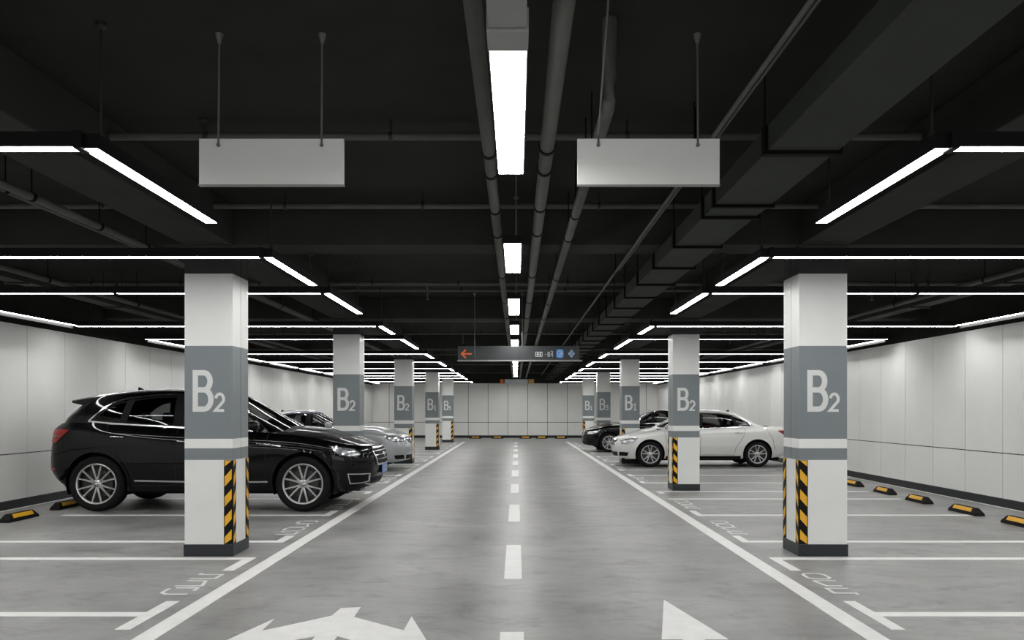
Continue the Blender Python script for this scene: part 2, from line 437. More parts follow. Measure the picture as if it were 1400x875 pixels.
wheel_stop(-6.52, 11.95, 12.62, -1, 'black and yellow rubber wheel stop just behind the SUV rear wheel', GW)
for i, (px, lab) in enumerate([(650,'leftmost'),(680,'second from left'),(718.3,'middle'),(740.5,'second from right'),(766.7,'rightmost')]):
    x = (px-706)*41.6/F
    wheel_stop(x, 41.6-.3, 41.6+.3, -1, f'{lab} small yellow wheel stop at the foot of the far wall', 'wheel stops by the far wall', rot=-PI/2)
# ================================================================== lights
HL = 1.29; KS = HL/1.32; ZL = EYE+HL         # underside of every light strip
LW = .088
def seg(mbh, mbl, x0, x1, y0, y1, w):
    """one straight run: black channel with a lens let into its underside"""
    mbh.box(x0, x1, y0, y1, ZL+.012, ZL+.075)
    for (a, b, c, d) in ((x0, x1, y0, y0+.003), (x0, x1, y1-.003, y1), (x0, x0+.003, y0+.003, y1-.003), (x1-.003, x1, y0+.003, y1-.003)):
        mbh.box(a, b, c, d, ZL+.0002, ZL+.0125)
    if (x1-x0) > (y1-y0): mbl.box(x0+.004, x1-.004, y0+.006, y1-.006, ZL, ZL+.0125)
    else: mbl.box(x0+.006, x1-.006, y0+.004, y1-.004, ZL, ZL+.0125)
FIX = [ # transverse Y, lane arm end, wall arm (from, to) or None
 (-2.4, -.8, (-2.3, .9)), (1.0, 2.4, (1.1, 4.15)), (4.25, 6.00, (4.35, 7.2)), (7.31, 9.02, (7.41, 9.5)), (9.60, 11.67, (9.69, 13.30)), (13.40, 14.80, None), (15.90, 18.40, (15.99, 20.0)),  # first two fixtures and nearest wall arms: unseen, added for fill light
 (20.15, 21.90, (20.6, 23.3)), (23.50, 25.80, (23.9, 26.8)), (27.20, 29.0, (27.3, 30.2)), (30.60, 32.2, (30.7, 32.7)), (33.0, 34.6, (33.1, 35.4)), (35.8, 37.0, (35.9, 39.5)), (40.0, 41.6, (40.1, 42.8))]
FIX = [(a*KS, b*KS, (c[0]*KS, c[1]*KS) if c else None) for a, b, c in FIX]
FN = ['far-behind', 'just-behind']+OW[:9]+['third farthest','second farthest','farthest']
for s in (-1, 1):
    side = 'left' if s < 0 else 'right'
    xi, xo = 2.205*KS, 6.98*KS
    for i, (y, ye, wa) in enumerate(FIX, -2):
        ox, oy = s*3.2, y
        note = {-2: 'added fill, out of sight behind the camera', -1: 'added fill, out of sight above the camera', 0: 'hanging closest to the camera', 1: 'crossing in front of the nearest column', 2: 'passing just behind the nearest column', 3: 'crossing in front of the second column',
                4: 'passing behind the second column', 5: 'crossing in front of the third column', 6: 'passing behind the third column'}.get(i, 'small in the distance')
        root = empty('ceiling_light', (ox, oy, ZL), 0, f'{FN[i+2]} bent glowing light strip on the {side}, {note}', 'ceiling light', 'bent linear lights over the bays')
        hb, lb = MB(), MB()
        runs = []
        if i < 4: runs += [(xi, 4.44), (4.46, xo)]
        else: runs += [(xi, xo)]
        for a, b in runs: seg(hb, lb, *sorted((s*a, s*b)), y, y+LW, 0)
        seg(hb, lb, *sorted((s*(xi-LW), s*xi)), y+.03, ye, 0)
        if wa:
            q0, q1 = sorted((s*(xo-.020), s*(xo-.014))); hb.box(q0, q1, wa[0], wa[1], ZL-.045, ZL+.075)  # added skirt on the wall side, keeps light off the upper wall
            seg(hb, lb, *sorted((s*(xo-.02), s*(xo-.02-LW+.02))), wa[0], wa[1], 0)
        sh = lambda mb: setattr(mb, 'v', [(a-ox, b-oy, c-ZL) for a, b, c in mb.v])
        sh(hb); sh(lb)
        hb.build('housing', M['housing'], root); lb.build('glowing_lens', M['lens'], root)
        if i < 4:
            for jx in (xi, 4.45):
                j = MB().box(*sorted((s*(jx-.02)-ox, s*(jx+.02)-ox)), -.004, LW+.004, -.008, .08)
                j.build('joint_bracket', M['housing'], root, bevel=.003)
        base = len(root.children)
        pts = [(s*(xi-LW/2), y+.15), (s*(xi-LW/2), ye-.15), (s*4.45, y+LW/2), (s*6.6, y+LW/2)]
        if i > 8: pts = pts[:2]
        for (rx, ry) in pts:
            mb = MB(); top = ZC
            for cy in [1.3]+COLY:
                if cy-.03 < ry < cy+.50: top = ZB
            z = .075; T = top-ZL
            mb.tube([(rx-ox, ry-oy, z-.003), (rx-ox, ry-oy, T-.001)], .007, 8)
            mb.lathe([(.0005,T-.001),(.028,T-.001),(.028,T-.018),(.010,T-.035),(.0005,T-.035)], 12, 0, 'z', (rx-ox, ry-oy, 0))
            mb.lathe([(.0005,z+.05),(.014,z+.05),(.018,z+.01),(.018,z-.002),(.0005,z-.002)], 12, 0, 'z', (rx-ox, ry-oy, 0))
            mb.build('suspension_rod', M['rodk'], root, smooth=40)

CL = [(-3.4,-1.9),(3.10,4.72),(6.76,8.12),(10.16,11.76),(13.30,14.78),(16.1,17.55),(19.3,20.8),(22.85,24.1),(25.0,26.2),(27.1,28.7),(29.7,31.2),(32.3,34.0),(37.5,39.2),(40.6,42.4)]  # first entry and last two are unseen lamps added for fill light
CL = [(a*KS, b*KS) for a, b in CL]
CN = ['added out-of-sight']+OW[:10]+['third farthest','second farthest, added unseen behind the end sign,','farthest, added unseen behind the end sign,']
for i, (a, b) in enumerate(CL):
    root = empty('ceiling_light', (-.03, a, ZL), 0, f'{CN[i]} glowing box light over the lane centre', 'ceiling light', 'box lights above the lane centre')
    w = .066; L = b-a
    MB().box(-w-.006, w+.006, -.006, L+.006, .006, .07).build('housing', M['housing'], root, bevel=.003)
    MB().box(-w, w, 0, L, -.006, .0065).build('glowing_lens', M['lens'], root)
    if i == 1:
        MB().box(-w-.006, w+.006, -.16, -.007, -.012, .075).build('end_cap', M['greymetal'], root, bevel=.003)
        MB().box(-w, w-.002, -1.9, -.165, .0, .072).build('wiring_channel', M['greymetal'], root, bevel=.003)
        rods = [-1.2, L-.2]
    else: rods = [.12, L-.12]
    for yy in rods:
        top = ZC
        for cy in [1.3]+COLY:
            if cy-.03 < a+yy < cy+.50: top = ZB
        mb = MB(); T = top-ZL
        mb.tube([(.028, yy, .066), (.028, yy, T-.001)], .006, 8)
        mb.lathe([(.0005,T-.001),(.024,T-.001),(.024,T-.016),(.009,T-.03),(.0005,T-.03)], 12, 0, 'z', (.028, yy, 0))
        mb.build('suspension_rod', M['rod'], root, smooth=40)

# ================================================================== pipes and ducts
HP = 1.540
def pipe_along(xc, r, y0, y1, z, label, name='pipe', clamps=(), drop=None, mats='pipe'):
    root = empty(name, (xc, y0, z), 0, label, 'pipe', 'ceiling pipes')
    pts = [(0, 0, 0), (0, y1-y0, 0)]
    if drop: pts = [(0, -.10, ZC-z-.002), (0, -.09, .12), (0, -.05, .03), (0, 0, 0)] + [(0, y1-y0, 0)]
    MB().tube(pts, r, 16).build('pipe_run', M[mats], root, smooth=50)
    for c in clamps:
        if not (y0 < c < y1): continue
        mb = MB(); mb.lathe([(r*.9,c-y0-.02),(r*1.14,c-y0-.02),(r*1.14,c-y0+.02),(r*.9,c-y0+.02)], 20, 0, 'y', (0,0,0))
        top = ZC
        for cy in [1.3]+COLY:
            if cy-.01 < c < cy+.48: top = ZB
        mb.tube([(0, c-y0, r), (0, c-y0, top-z-.001)], .005, 6)
        mb.build('pipe_clamp', M['duct2'], root, smooth=40)
    return root
CLAMPS = [2.6, 4.95, 5.4, 6.4, 7.3, 9.6, 11.9, 13.9, 16.5, 19.5, 21.6, 24.5, 27.5, 31.5, 34.5, 38.5]
pipe_along(.180, .043, Y0+.2, 40.5, EYE+HP-.005, 'thickest round grey pipe running just right of the centre lights', clamps=CLAMPS)
pipe_along(-.165, .037, Y0+.2, 40.5, EYE+HP, 'round grey pipe running just left of the centre lights', clamps=[c+.12 for c in CLAMPS])
pipe_along(.467, .036, 4.35, 40.5, EYE+HP, 'round grey pipe dropping from the ceiling behind the right blank sign', clamps=[c+.3 for c in CLAMPS], drop=True)
pipe_along(1.135, .013, Y0+.2, 38.5, EYE+1.575, 'thin conduit between the round pipes and the square duct', clamps=[5.4, 9.7, 13.6, 18, 26, 31], name='ceiling_conduit')
pipe_along(1.165, .009, Y0+.2, 9.6, EYE+1.58, 'thinnest conduit hugging the thin one beside the square duct', clamps=[5.5], name='ceiling_conduit')
pipe_along(-3.52, .030, Y0+.2, 40.5, EYE+1.545, 'round dark pipe over the left parking bays past the columns', clamps=[c+.75 for c in CLAMPS])
pipe_along(-3.62, .018, Y0+.2, 22.0, EYE+1.55, 'thin dark conduit beside the pipe over the left parking bays', clamps=[6.0, 11.0, 17.0], name='ceiling_conduit')
for s in (-1, 1):
    side = 'left' if s < 0 else 'right'
    pipe_along(s*5.42, .030, Y0+.2, 40.5, EYE+1.50, f'round dark pipe beside the cable tray on the {side}', clamps=[c+.2 for c in CLAMPS])
    # cable tray
    root = empty('cable_tray', (s*5.72, 0, EYE+1.46), 0, f'dark metal cable tray running along the {side} side under the ceiling', 'cable tray', 'cable trays')
    mb = MB(); mb.box(-.11, .11, Y0+.2, 41, 0, .004); mb.box(-.11, -.106, Y0+.2, 41, .004, .07); mb.box(.106, .11, Y0+.2, 41, .004, .07)
    mb.build('tray', M['duct'], root)
    for k, yy in enumerate([3.5, 6.6, 9.7, 12.0, 17.0, 20.2, 26, 29.2, 32, 35]):
        mb = MB(); mb.box(-.14, .14, yy-.015, yy+.015, -.022, -.001)
        for q in (-.13, .13): mb.tube([(q, yy, -.02), (q, yy, ZC-EYE-1.46-.001)], .006, 6)
        mb.build('hanger', M['rodk'], root)
# transverse sprinkler pipes
for i, (y, z, r) in enumerate([(5.74,1.85,.026),(7.70,1.85,.026),(12.38,1.84,.030),(13.06,1.84,.024),(17.5,1.84,.03),(20.6,1.85,.028),(25.0,1.85,.03),(28.4,1.85,.03),(33.4,1.85,.03)]):
    root = empty('cross_pipe', (0, y, EYE+z), 0, f'{OW[i]} dark pipe crossing the whole ceiling from side to side', 'pipe', 'pipes crossing the ceiling')
    mb = MB()
    # broken round the longitudinal beams: pipe passes above their underside, so split at the beams
    for a, b in ((XL+.01, -3.217), (-2.749, 2.739), (3.207, XR-.01)):
        mb.tube([(a, 0, 0), (b, 0, 0)], r, 12)
    mb.build('pipe_run', M['pipe'], root, smooth=50)
    for x in (-6.2, -4.9, -3.75, -2.1, -.85, .75, 2.2, 3.6, 4.7, 6.0):
        mb = MB(); mb.tube([(x, 0, 0), (x, 0, ZC-EYE-z-.001)], .006, 6)
        mb.lathe([(r*.9,x-.012),(r*1.25,x-.012),(r*1.25,x+.012),(r*.9,x+.012)], 14, 0, 'x')
        mb.build('hanger', M['rodk'], root, smooth=40)
    if i in (2, 4, 5, 6):
        for x in (-6.0, -4.3, -1.3, 1.9, 4.3, 5.2):
            mb = MB(); mb.tube([(x, 0, -r*.6), (x, 0, -.20)], .012, 8)
            mb.lathe([(.0005,-.20),(.014,-.20),(.010,-.225),(.026,-.232),(.026,-.236),(.0005,-.236)], 12, 0, 'z', (x, 0, 0))
            mb.build('sprinkler_head', M['pipe'], root, smooth=40)
# square duct
root = empty('ceiling_duct', (1.605, 0, EYE+1.45), 0, 'long square sheet metal duct running under the ceiling on the right of the lane', 'duct')
MB().box(-.198, .198, Y0+.1, 40.8, 0, .140).build('duct_body', M['duct'], root, bevel=.004)
FL = [2.4, 4.76, 6.0, 6.36, 7.51] + [8.64+1.14*k for k in range(28)]
for y in FL:
    if y > 40.7: break
    mb = MB(); e = .022; w = .020 if y > 5 else .028
    for (x0, x1, z0, z1) in ((-.198-e,.198+e,-e,0),(-.198-e,.198+e,.14,.14+.001),(-.198-e,-.198,0,.14),(.198,.198+e,0,.14)):
        mb.box(x0, x1, y-w, y+w, z0, z1)
    top = ZC
    for cy in [1.3]+COLY:
        if cy-.05 < y < cy+.52: top = ZB
    for q in (-.21, .21): mb.tube([(q, y, .1), (q, y, top-EYE-1.45-.001)], .005, 6)
    mb.build('duct_flange', M['duct2'], root)

# ================================================================== hanging signs
def blank_sign(x0, x1, yt, yb, Y, label, rods, group='blank hanging signs'):
    X0, X1 = (x0-706)*Y/F, (x1-706)*Y/F; Z1, Z0 = EYE+(560-yt)*Y/F, EYE+(560-yb)*Y/F
    xc = (X0+X1)/2; w = (X1-X0)/2; h = Z1-Z0
    root = empty('hanging_sign', (xc, Y, Z0), 0, label, 'sign', group)
    MB().box(-w, w, 0, .018, .006, h).build('panel', M['sign'], root, bevel=.002)
    MB().box(-w-.001, w+.001, -.006, .024, 0, .0062).build('bottom_rail', M['greymetal'], root)
    for (px, dy) in rods:
        x = (px-706)*Y/F-xc
        mb = MB(); T = ZC-Z0
        mb.tube([(x, -.004, h-.03), (x, -.004, h+.02), (x, .009+dy, T-.001)], .0055, 8)
        mb.lathe([(.0005,T-.001),(.021,T-.001),(.018,T-.018),(.009,T-.050),(.0005,T-.052)], 14, 0, 'z', (x, .009+dy, 0))
        mb.lathe([(.0005,-.010),(.010,-.010),(.010,-.001),(.0005,-.001)], 10, 0, 'y', (x, 0, h-.035))
        mb.build('hanging_rod', M['rod'], root, smooth=40)
blank_sign(272, 470, 189.5, 254, 4.42, 'blank pale grey hanging sign on the left, near the camera', [(299, 0), (440, 0)])
blank_sign(789.5, 984, 189.5, 254, 4.42, 'blank pale grey hanging sign on the right, near the camera', [(818, -.55), (954, 0)])

# dark direction sign
YS = 14.3
def sx(px): return (px-706)*YS/F
def sz(py): return EYE+(560-py)*YS/F
xa, xb, za, zb = sx(626), sx(792), sz(493), sz(473)
root = empty('direction_sign', ((xa+xb)/2, YS, za), 0, 'dark hanging direction sign with an orange arrow and blue symbols', 'sign')
w, h = (xb-xa)/2, zb-za; xc = (xa+xb)/2
MB().box(-w, w, 0, .06, .012, h).build('panel', M['signdark'], root, bevel=.004)
MB().box(-w-.01, w+.05, -.006, .066, -.012, .012).build('bottom_rail', M['greymetal'], root)
lx = lambda px: sx(px)-xc
mb = MB()
glyph(mb, [([(0,.5),(1,.5)], False), ([(.42,1),(0,.5),(.42,0)], False)], (lx(631), 0, sz(489.3)-za), (1,0,0), (0,0,1), (0,-1,0), .172, .135, .026, .004)
mb.build('orange_arrow', M['orange'], root)
gw, gh = .05, .09
for k, (px, g) in enumerate([(732.3,'r'),(735.8,'r'),(739.2,'o'),(745,'d'),(749,'r'),(753,'c')]):
    mb = MB(); z = sz(487.2)-za
    S = {'r': [([(0,0),(.9,0),(.9,1),(0,1)], True), ([(0,.5),(.9,.5)], False)], 'o': [([(0,0),(.7,0),(.7,1),(0,1)], True)],
         'd': [([(0,.45),(.5,.45)], False)], 'c': [([(0,1.2),(.8,1.2),(.8,-.1)], False), ([(.35,.8),(.35,.1)], False)]}[g]
    glyph(mb, S, (lx(px), 0, z), (1,0,0), (0,0,1), (0,-1,0), .036, .072, .0075, .003)
    mb.build('sign_character', M['letter'], root)
def rrect(cx, cz, a, b, r):
    P = []
    for (sx_, sz_, a0) in ((1,1,0),(-1,1,90),(-1,-1,180),(1,-1,270)):
        P += arc(cx+sx_*(a-r), cz+sz_*(b-r), r, r, a0, a0+90, 5)
    return P
bx_ = lx(765.5); bz = sz(483.5)-za
MB().prism(rrect(bx_, bz, .062, .075, .03), -.004, 0, 'y').build('blue_symbol', M['blue'], root)
mb = MB(); glyph(mb, [(arc(0, 0, .042, .05, 0, 360, 20)[:-1], True), ([(-.02,.0),(.03,.0),(.005,.03)], False), ([(-.02,-.022),(.03,-.022)], False)], (bx_, -.004, bz), (1,0,0), (0,0,1), (0,-1,0), 1, 1, .008, .002)
mb.build('symbol_mark', M['letter'], root)
dx = lx(781.3)
MB().prism([(dx-.058,bz),(dx,bz-.07),(dx+.058,bz),(dx,bz+.07)], -.004, 0, 'y').build('diamond_symbol', mat('sign_pale_blue', (.35,.52,.75), .5), root)
mb = MB(); glyph(mb, [([(-.03,.018),(.0,.036),(.03,.01),(-.02,-.008),(0,-.036),(.03,-.018)], False)], (dx, -.004, bz), (1,0,0), (0,0,1), (0,-1,0), 1, 1, .010, .002)
mb.build('symbol_mark', M['signdark'], root)
for px in (649, 714):
    x = lx(px)
    mb = MB(); mb.tube([(x, -.008, .03 if px < 700 else h), (x, -.008, ZC-za-.001)], .006, 8)
    mb.lathe([(.0005,ZC-za-.001),(.025,ZC-za-.001),(.012,ZC-za-.05),(.0005,ZC-za-.05)], 12, 0, 'z', (x, -.008, 0))
    mb.build('hanging_rod', M['rod'], root, smooth=40)
# small sign at the far wall
YS2 = 34.9
f = lambda px: (px-706)*YS2/F
z0, z1 = EYE+(560-524.3)*YS2/F, EYE+(560-518.5)*YS2/F
root = empty('end_sign', (f(707), YS2, z0), 0, 'small pale box sign with orange ends hanging before the far wall', 'sign')
c = f(707)
MB().box(f(690)-c, f(721.5)-c, 0, .1, 0, z1-z0).build('pale_panel', mat('end_sign_face', (.50,.54,.58), .4), root, bevel=.005)
MB().box(f(683.8)-c, f(688.3)-c, 0, .1, 0, z1-z0).build('orange_block', M['orange'], root, bevel=.005)
MB().box(f(722.5)-c, f(730)-c, 0, .1, 0, z1-z0).build('amber_block', M['amber'], root, bevel=.005)
MB().box(f(683.8)-c, f(730)-c, .101, .14, 0, z1-z0+.02).build('back_plate', M['signdark'], root)
for px in (695, 716):
    MB().tube([(f(px)-c, .12, z1-z0), (f(px)-c, .12, ZC-z0-.001)], .012, 8).build('hanging_rod', M['rodk'], root)
# ================================================================== cars
# car frame: x from the front bumper to the rear, y sideways (+y is one flank), z up
def smooth_fn(pts):
    """monotone cubic through (x, value) points"""
    x = np.array([p[0] for p in pts], float); y = np.array([p[1] for p in pts], float)
    d = np.diff(y)/np.diff(x); m = np.zeros_like(y); m[0] = d[0]; m[-1] = d[-1]
    for i in range(1, len(x)-1):
        m[i] = 0 if d[i-1]*d[i] <= 0 else 2*d[i-1]*d[i]/(d[i-1]+d[i])
    def fn(t):
        t = np.clip(np.asarray(t, float), x[0], x[-1]); i = np.clip(np.searchsorted(x, t, side='right')-1, 0, len(x)-2)
        h = x[i+1]-x[i]; u = (t-x[i])/h
        return y[i]*(1+2*u)*(1-u)**2 + m[i]*h*u*(1-u)**2 + y[i+1]*u*u*(3-2*u) + m[i+1]*h*u*u*(u-1)
    return fn

def poly_in(P, poly):
    P = np.asarray(P, float); q = np.asarray(poly, float); ins = np.zeros(len(P), bool); j = len(q)-1
    for i in range(len(q)):
        c = ((q[i,1] > P[:,1]) != (q[j,1] > P[:,1]))
        with np.errstate(divide='ignore', invalid='ignore'):
            xx = (q[j,0]-q[i,0])*(P[:,1]-q[i,1])/(q[j,1]-q[i,1]+1e-15)+q[i,0]
        ins ^= c & (P[:,0] < xx); j = i
    return ins
def poly_near(p, poly, closed=True):
    best = None; n = len(poly)
    for i in range(n if closed else n-1):
        a = np.array(poly[i], float); b = np.array(poly[(i+1) % n], float); ab = b-a
        t = np.clip((p-a)@ab/(ab@ab+1e-15), 0, 1); q = a+ab*t; d = np.linalg.norm(p-q)
        if best is None or d < best[0]: best = (d, q)
    return best
def round_poly(poly, r=.03, n=4):
    out = []
    for i in range(len(poly)):
        p0, p1, p2 = (np.array(poly[k], float) for k in (i-1, i, (i+1) % len(poly)))
        d0, d2 = p0-p1, p2-p1; l0, l2 = np.linalg.norm(d0), np.linalg.norm(d2)
        rr = min(r, l0*.45, l2*.45); a = p1+d0/l0*rr; b = p1+d2/l2*rr
        for k in range(n+1):
            t = k/n; out.append(tuple((1-t)**2*a+2*t*(1-t)*p1+t*t*b))
    return out
def curve_pts(pts, n=8):
    """Catmull-Rom through open points"""
    P = [np.array(p, float) for p in pts]; P = [2*P[0]-P[1]]+P+[2*P[-1]-P[-2]]; out = []
    for i in range(1, len(P)-2):
        for k in range(n):
            t = k/n
            out.append(tuple(.5*((2*P[i])+(-P[i-1]+P[i+1])*t+(2*P[i-1]-5*P[i]+4*P[i+1]-P[i+2])*t*t+(-P[i-1]+3*P[i]-3*P[i+1]+P[i+2])*t**3)))
    out.append(tuple(P[-2])); return out

class Shell:
    def __init__(s, pos, na, nt, amax=3.0, tmax=2.0):
        s.pos = pos; s.amax, s.tmax = amax, tmax
        s.A, s.T = na, nt
        a, t = np.meshgrid(na, nt, indexing='ij'); s.P = pos(a.ravel(), t.ravel()).reshape(len(na), len(nt), 3)
    def inv(s, pts, proj, arange, trange):
        """find (a, t) whose projection (axes proj) equals pts"""
        pts = np.asarray(pts, float); ca = np.linspace(*arange, 90); ct = np.linspace(*trange, 60)
        a, t = np.meshgrid(ca, ct, indexing='ij'); a = a.ravel(); t = t.ravel(); C = s.pos(a, t)[:, proj]
        idx = np.array([np.argmin(((C-p)**2).sum(1)) for p in pts]); A = a[idx].copy(); T = t[idx].copy()
        for _ in range(9):
            p = s.pos(A, T)[:, proj]; e = 1e-4
            Ja = (s.pos(A+e, T)[:, proj]-s.pos(A-e, T)[:, proj])/(2*e); Jt = (s.pos(A, T+e)[:, proj]-s.pos(A, T-e)[:, proj])/(2*e)
            r = pts-p; det = Ja[:,0]*Jt[:,1]-Ja[:,1]*Jt[:,0]; det = np.where(np.abs(det) < 1e-6, 1e-6, det)
            da = (r[:,0]*Jt[:,1]-r[:,1]*Jt[:,0])/det; dt = (Ja[:,0]*r[:,1]-Ja[:,1]*r[:,0])/det
            A = np.clip(A+np.clip(da, -.15, .15), *arange); T = np.clip(T+np.clip(dt, -.1, .1), *trange)
        return A, T
    def frame(s, A, T):
        e = 1e-3
        A2 = np.clip(A, e, s.amax-e); T2 = np.clip(T, e, s.tmax-e)
        n = np.cross(s.pos(A2+e, T2)-s.pos(A2-e, T2), s.pos(A2, T2+e)-s.pos(A2, T2-e))
        n /= (np.linalg.norm(n, axis=1)[:, None]+1e-12); P = s.pos(A, T)
        c = P.copy(); c[:, 1] *= .0; c[:, 2] = .6; c[:, 0] = np.clip(P[:, 0], 1.2, 3.2)
        sg = np.sign(((P-c)*n).sum(1)); sg[sg == 0] = 1
        return P, n*sg[:, None]
    def build(s, holes):
        """holes: (polygon, proj, arange, trange). Returns (verts, faces, list of hole face lists)"""
        na, nt = len(s.A), len(s.T); A = np.repeat(s.A[:, None], nt, 1).copy(); T = np.repeat(s.T[None], na, 0).copy()
        own = -np.ones((na-1, nt-1), int)
        Am = (A[:-1,:-1]+A[1:,1:])/2; Tm = (T[:-1,:-1]+T[1:,1:])/2; Cm = s.pos(Am.ravel(), Tm.ravel())
        for h, (poly, proj, ar, tr) in enumerate(holes):
            ins = poly_in(Cm[:, proj], poly).reshape(own.shape) & (Am > ar[0]) & (Am < ar[1]) & (Tm > tr[0]) & (Tm < tr[1])
            own[ins] = h
        for h, (poly, proj, ar, tr) in enumerate(holes):
            ins = own == h; cnt = np.zeros((na, nt), int); tot = np.zeros((na, nt), int)
            for di in (0, 1):
                for dj in (0, 1):
                    cnt[di:na-1+di, dj:nt-1+dj] += ins; tot[di:na-1+di, dj:nt-1+dj] += 1
            B = np.argwhere((cnt > 0) & (cnt < tot))
            if len(B) == 0: continue
            P = s.pos(A[B[:,0], B[:,1]], T[B[:,0], B[:,1]])[:, proj]
            tg = np.array([poly_near(p, poly)[1] for p in P])
            a, t = s.inv(tg, proj, ar, tr)
            okp = np.linalg.norm(s.pos(a, t)[:, proj]-tg, axis=1) < .01
            for (i, j), aa, tt, k in zip(B, a, t, okp):
                if k: A[i, j], T[i, j] = aa, tt
        s.GA, s.GT, s.own = A, T, own
        V = s.pos(A.ravel(), T.ravel()); Fs = [[] for _ in range(len(holes)+1)]
        for i in range(na-1):
            for j in range(nt-1):
                Fs[own[i, j]].append((i*nt+j, (i+1)*nt+j, (i+1)*nt+j+1, i*nt+j+1))
        return V, Fs[-1], Fs[:-1]

def mirror_add(mb, V, Fc, mi=0, both=True, sides=(1, -1)):
    V = np.asarray(V); used = sorted({i for f in Fc for i in f}); mp = {u: k for k, u in enumerate(used)}
    for sg in sides:
        vs = [(V[u][0], V[u][1]*sg, V[u][2]) for u in used]
        mb.add(vs, [tuple(mp[i] for i in (f if sg > 0 else f[::-1])) for f in Fc], mi)

def strip_on(mb, sh, pts, w, h, proj, ar, tr, closed=False, sides=(1,-1), step=.04, mi=0, sink=.004):
    """raised band following a 2-D line on a shell"""
    P = [np.array(p, float) for p in pts]
    if closed: P.append(P[0])
    R = [P[0]]
    for a, b in zip(P[:-1], P[1:]):
        n = max(1, int(np.linalg.norm(b-a)/step))
        R += [a+(b-a)*k/n for k in range(1, n+1)]
    if closed: R = R[:-1]
    ww = w if callable(w) else (lambda q: w)
    q = ribbon([tuple(r) for r in R], 1.0, closed)
    N = len(R); C = np.array(R); off = np.array([(np.array(q[min(i, len(q)-1)][0])-np.array(q[min(i, len(q)-1)][1]))/2 if i < len(q) else (np.array(q[-1][3])-np.array(q[-1][2]))/2 for i in range(N)])
    W_ = np.array([ww(i/(N-1)) for i in range(N)])[:, None]
    Lp, Rp = C+off*W_, C-off*W_
    a, t = sh.inv(np.vstack([Lp, Rp]), proj, ar, tr); Q, n = sh.frame(a, t)
    hi = Q+n*h; lo = Q-n*sink; V = np.vstack([hi, lo])  # hiL hiR loL loR
    Fs = []
    for i in range(N if closed else N-1):
        j = (i+1) % N
        Fs += [(i, j, N+j, N+i), (2*N+i, 2*N+j, j, i), (N+i, N+j, 3*N+j, 3*N+i)]
    if not closed: Fs += [(0, N, 3*N, 2*N), (N-1, 2*N-1, 4*N-1, 3*N-1)]
    mirror_add(mb, V, Fs, mi, sides=sides)

def patch_on(mb, sh, poly, h, proj, ar, tr, d=.03, sides=(1,-1), mi=0, sink=.006):
    """filled raised patch on a shell"""
    q = np.array(poly, float); x0, y0 = q.min(0); x1, y1 = q.max(0)
    nx = max(3, int((x1-x0)/d)+1); ny = max(3, int((y1-y0)/d)+1)
    gx = np.linspace(x0, x1, nx+1); gy = np.linspace(y0, y1, ny+1)
    G = np.array([[(a, b) for b in gy] for a in gx]); cen = (G[:-1,:-1]+G[1:,1:])/2
    ins = poly_in(cen.reshape(-1, 2), poly).reshape(nx, ny)
    cnt = np.zeros((nx+1, ny+1), int)
    for di in (0, 1):
        for dj in (0, 1): cnt[di:nx+di, dj:ny+dj] += ins
    for i in range(nx+1):
        for j in range(ny+1):
            if 0 < cnt[i, j] < 4: G[i, j] = poly_near(G[i, j], poly)[1]
    a, t = sh.inv(G.reshape(-1, 2), proj, ar, tr); Q, n = sh.frame(a, t)
    V = np.vstack([Q+n*h, Q-n*sink]); K = (nx+1)*(ny+1); idx = lambda i, j: i*(ny+1)+j; Fs = []; E = {}
    for i in range(nx):
        for j in range(ny):
            if ins[i, j]:
                f = (idx(i,j), idx(i+1,j), idx(i+1,j+1), idx(i,j+1)); Fs.append(f)
                for u, v in zip(f, f[1:]+f[:1]):
                    if (v, u) in E: del E[(v, u)]
                    else: E[(u, v)] = 1
    for u, v in E: Fs.append((u, v, v+K, u+K))
    mirror_add(mb, V, Fs, mi, sides=sides)

def car_mats():
    for nm, c in (('car_black', (.002,.0021,.0024)), ('car_white', (.66,.66,.64)), ('car_silver', (.36,.37,.385)), ('car_darkblue', (.002,.0022,.0026))):
        mat(nm, c, .30, metal=.0 if nm != 'car_silver' else .25, coat=.55 if c[0] < .1 else 1.0, spec=.02 if c[0] < .1 else .5)
    mat('chrome', (.72,.73,.74), .16, metal=1.0); mat('alloy', (.50,.50,.50), .30, metal=.85)
    mat('alloy_dark', (.02,.02,.02), .5); mat('tyre', (.008,.008,.008), .8, bump=(90,.25), spec=.15); mat('black_plastic', (.006,.006,.006), .6, spec=.15)
    mat('interior', (.016,.016,.017), .75); mat('seat_fabric', (.05,.05,.052), .8); mat('lamp_red', (.22,.006,.005), .3, coat=.4, spec=.2)
    mat('lamp_red_dark', (.10,.004,.004), .15, coat=1)
    mat('lamp_clear', (.50,.52,.54), .12, metal=.6, coat=1); mat('lamp_dark', (.03,.03,.032), .12, coat=1); mat('lamp_bulb', (.85,.87,.90), .08, metal=.5, coat=1)
    mat('plate_blue', (.10,.22,.55), .4); mat('seam', (.002,.002,.002), .8); mat('disc', (.07,.07,.07), .45, metal=.9)
    glass_mat('car_glass', (.36,.37,.36)); glass_mat('screen_glass', (.50,.52,.51))
car_mats()

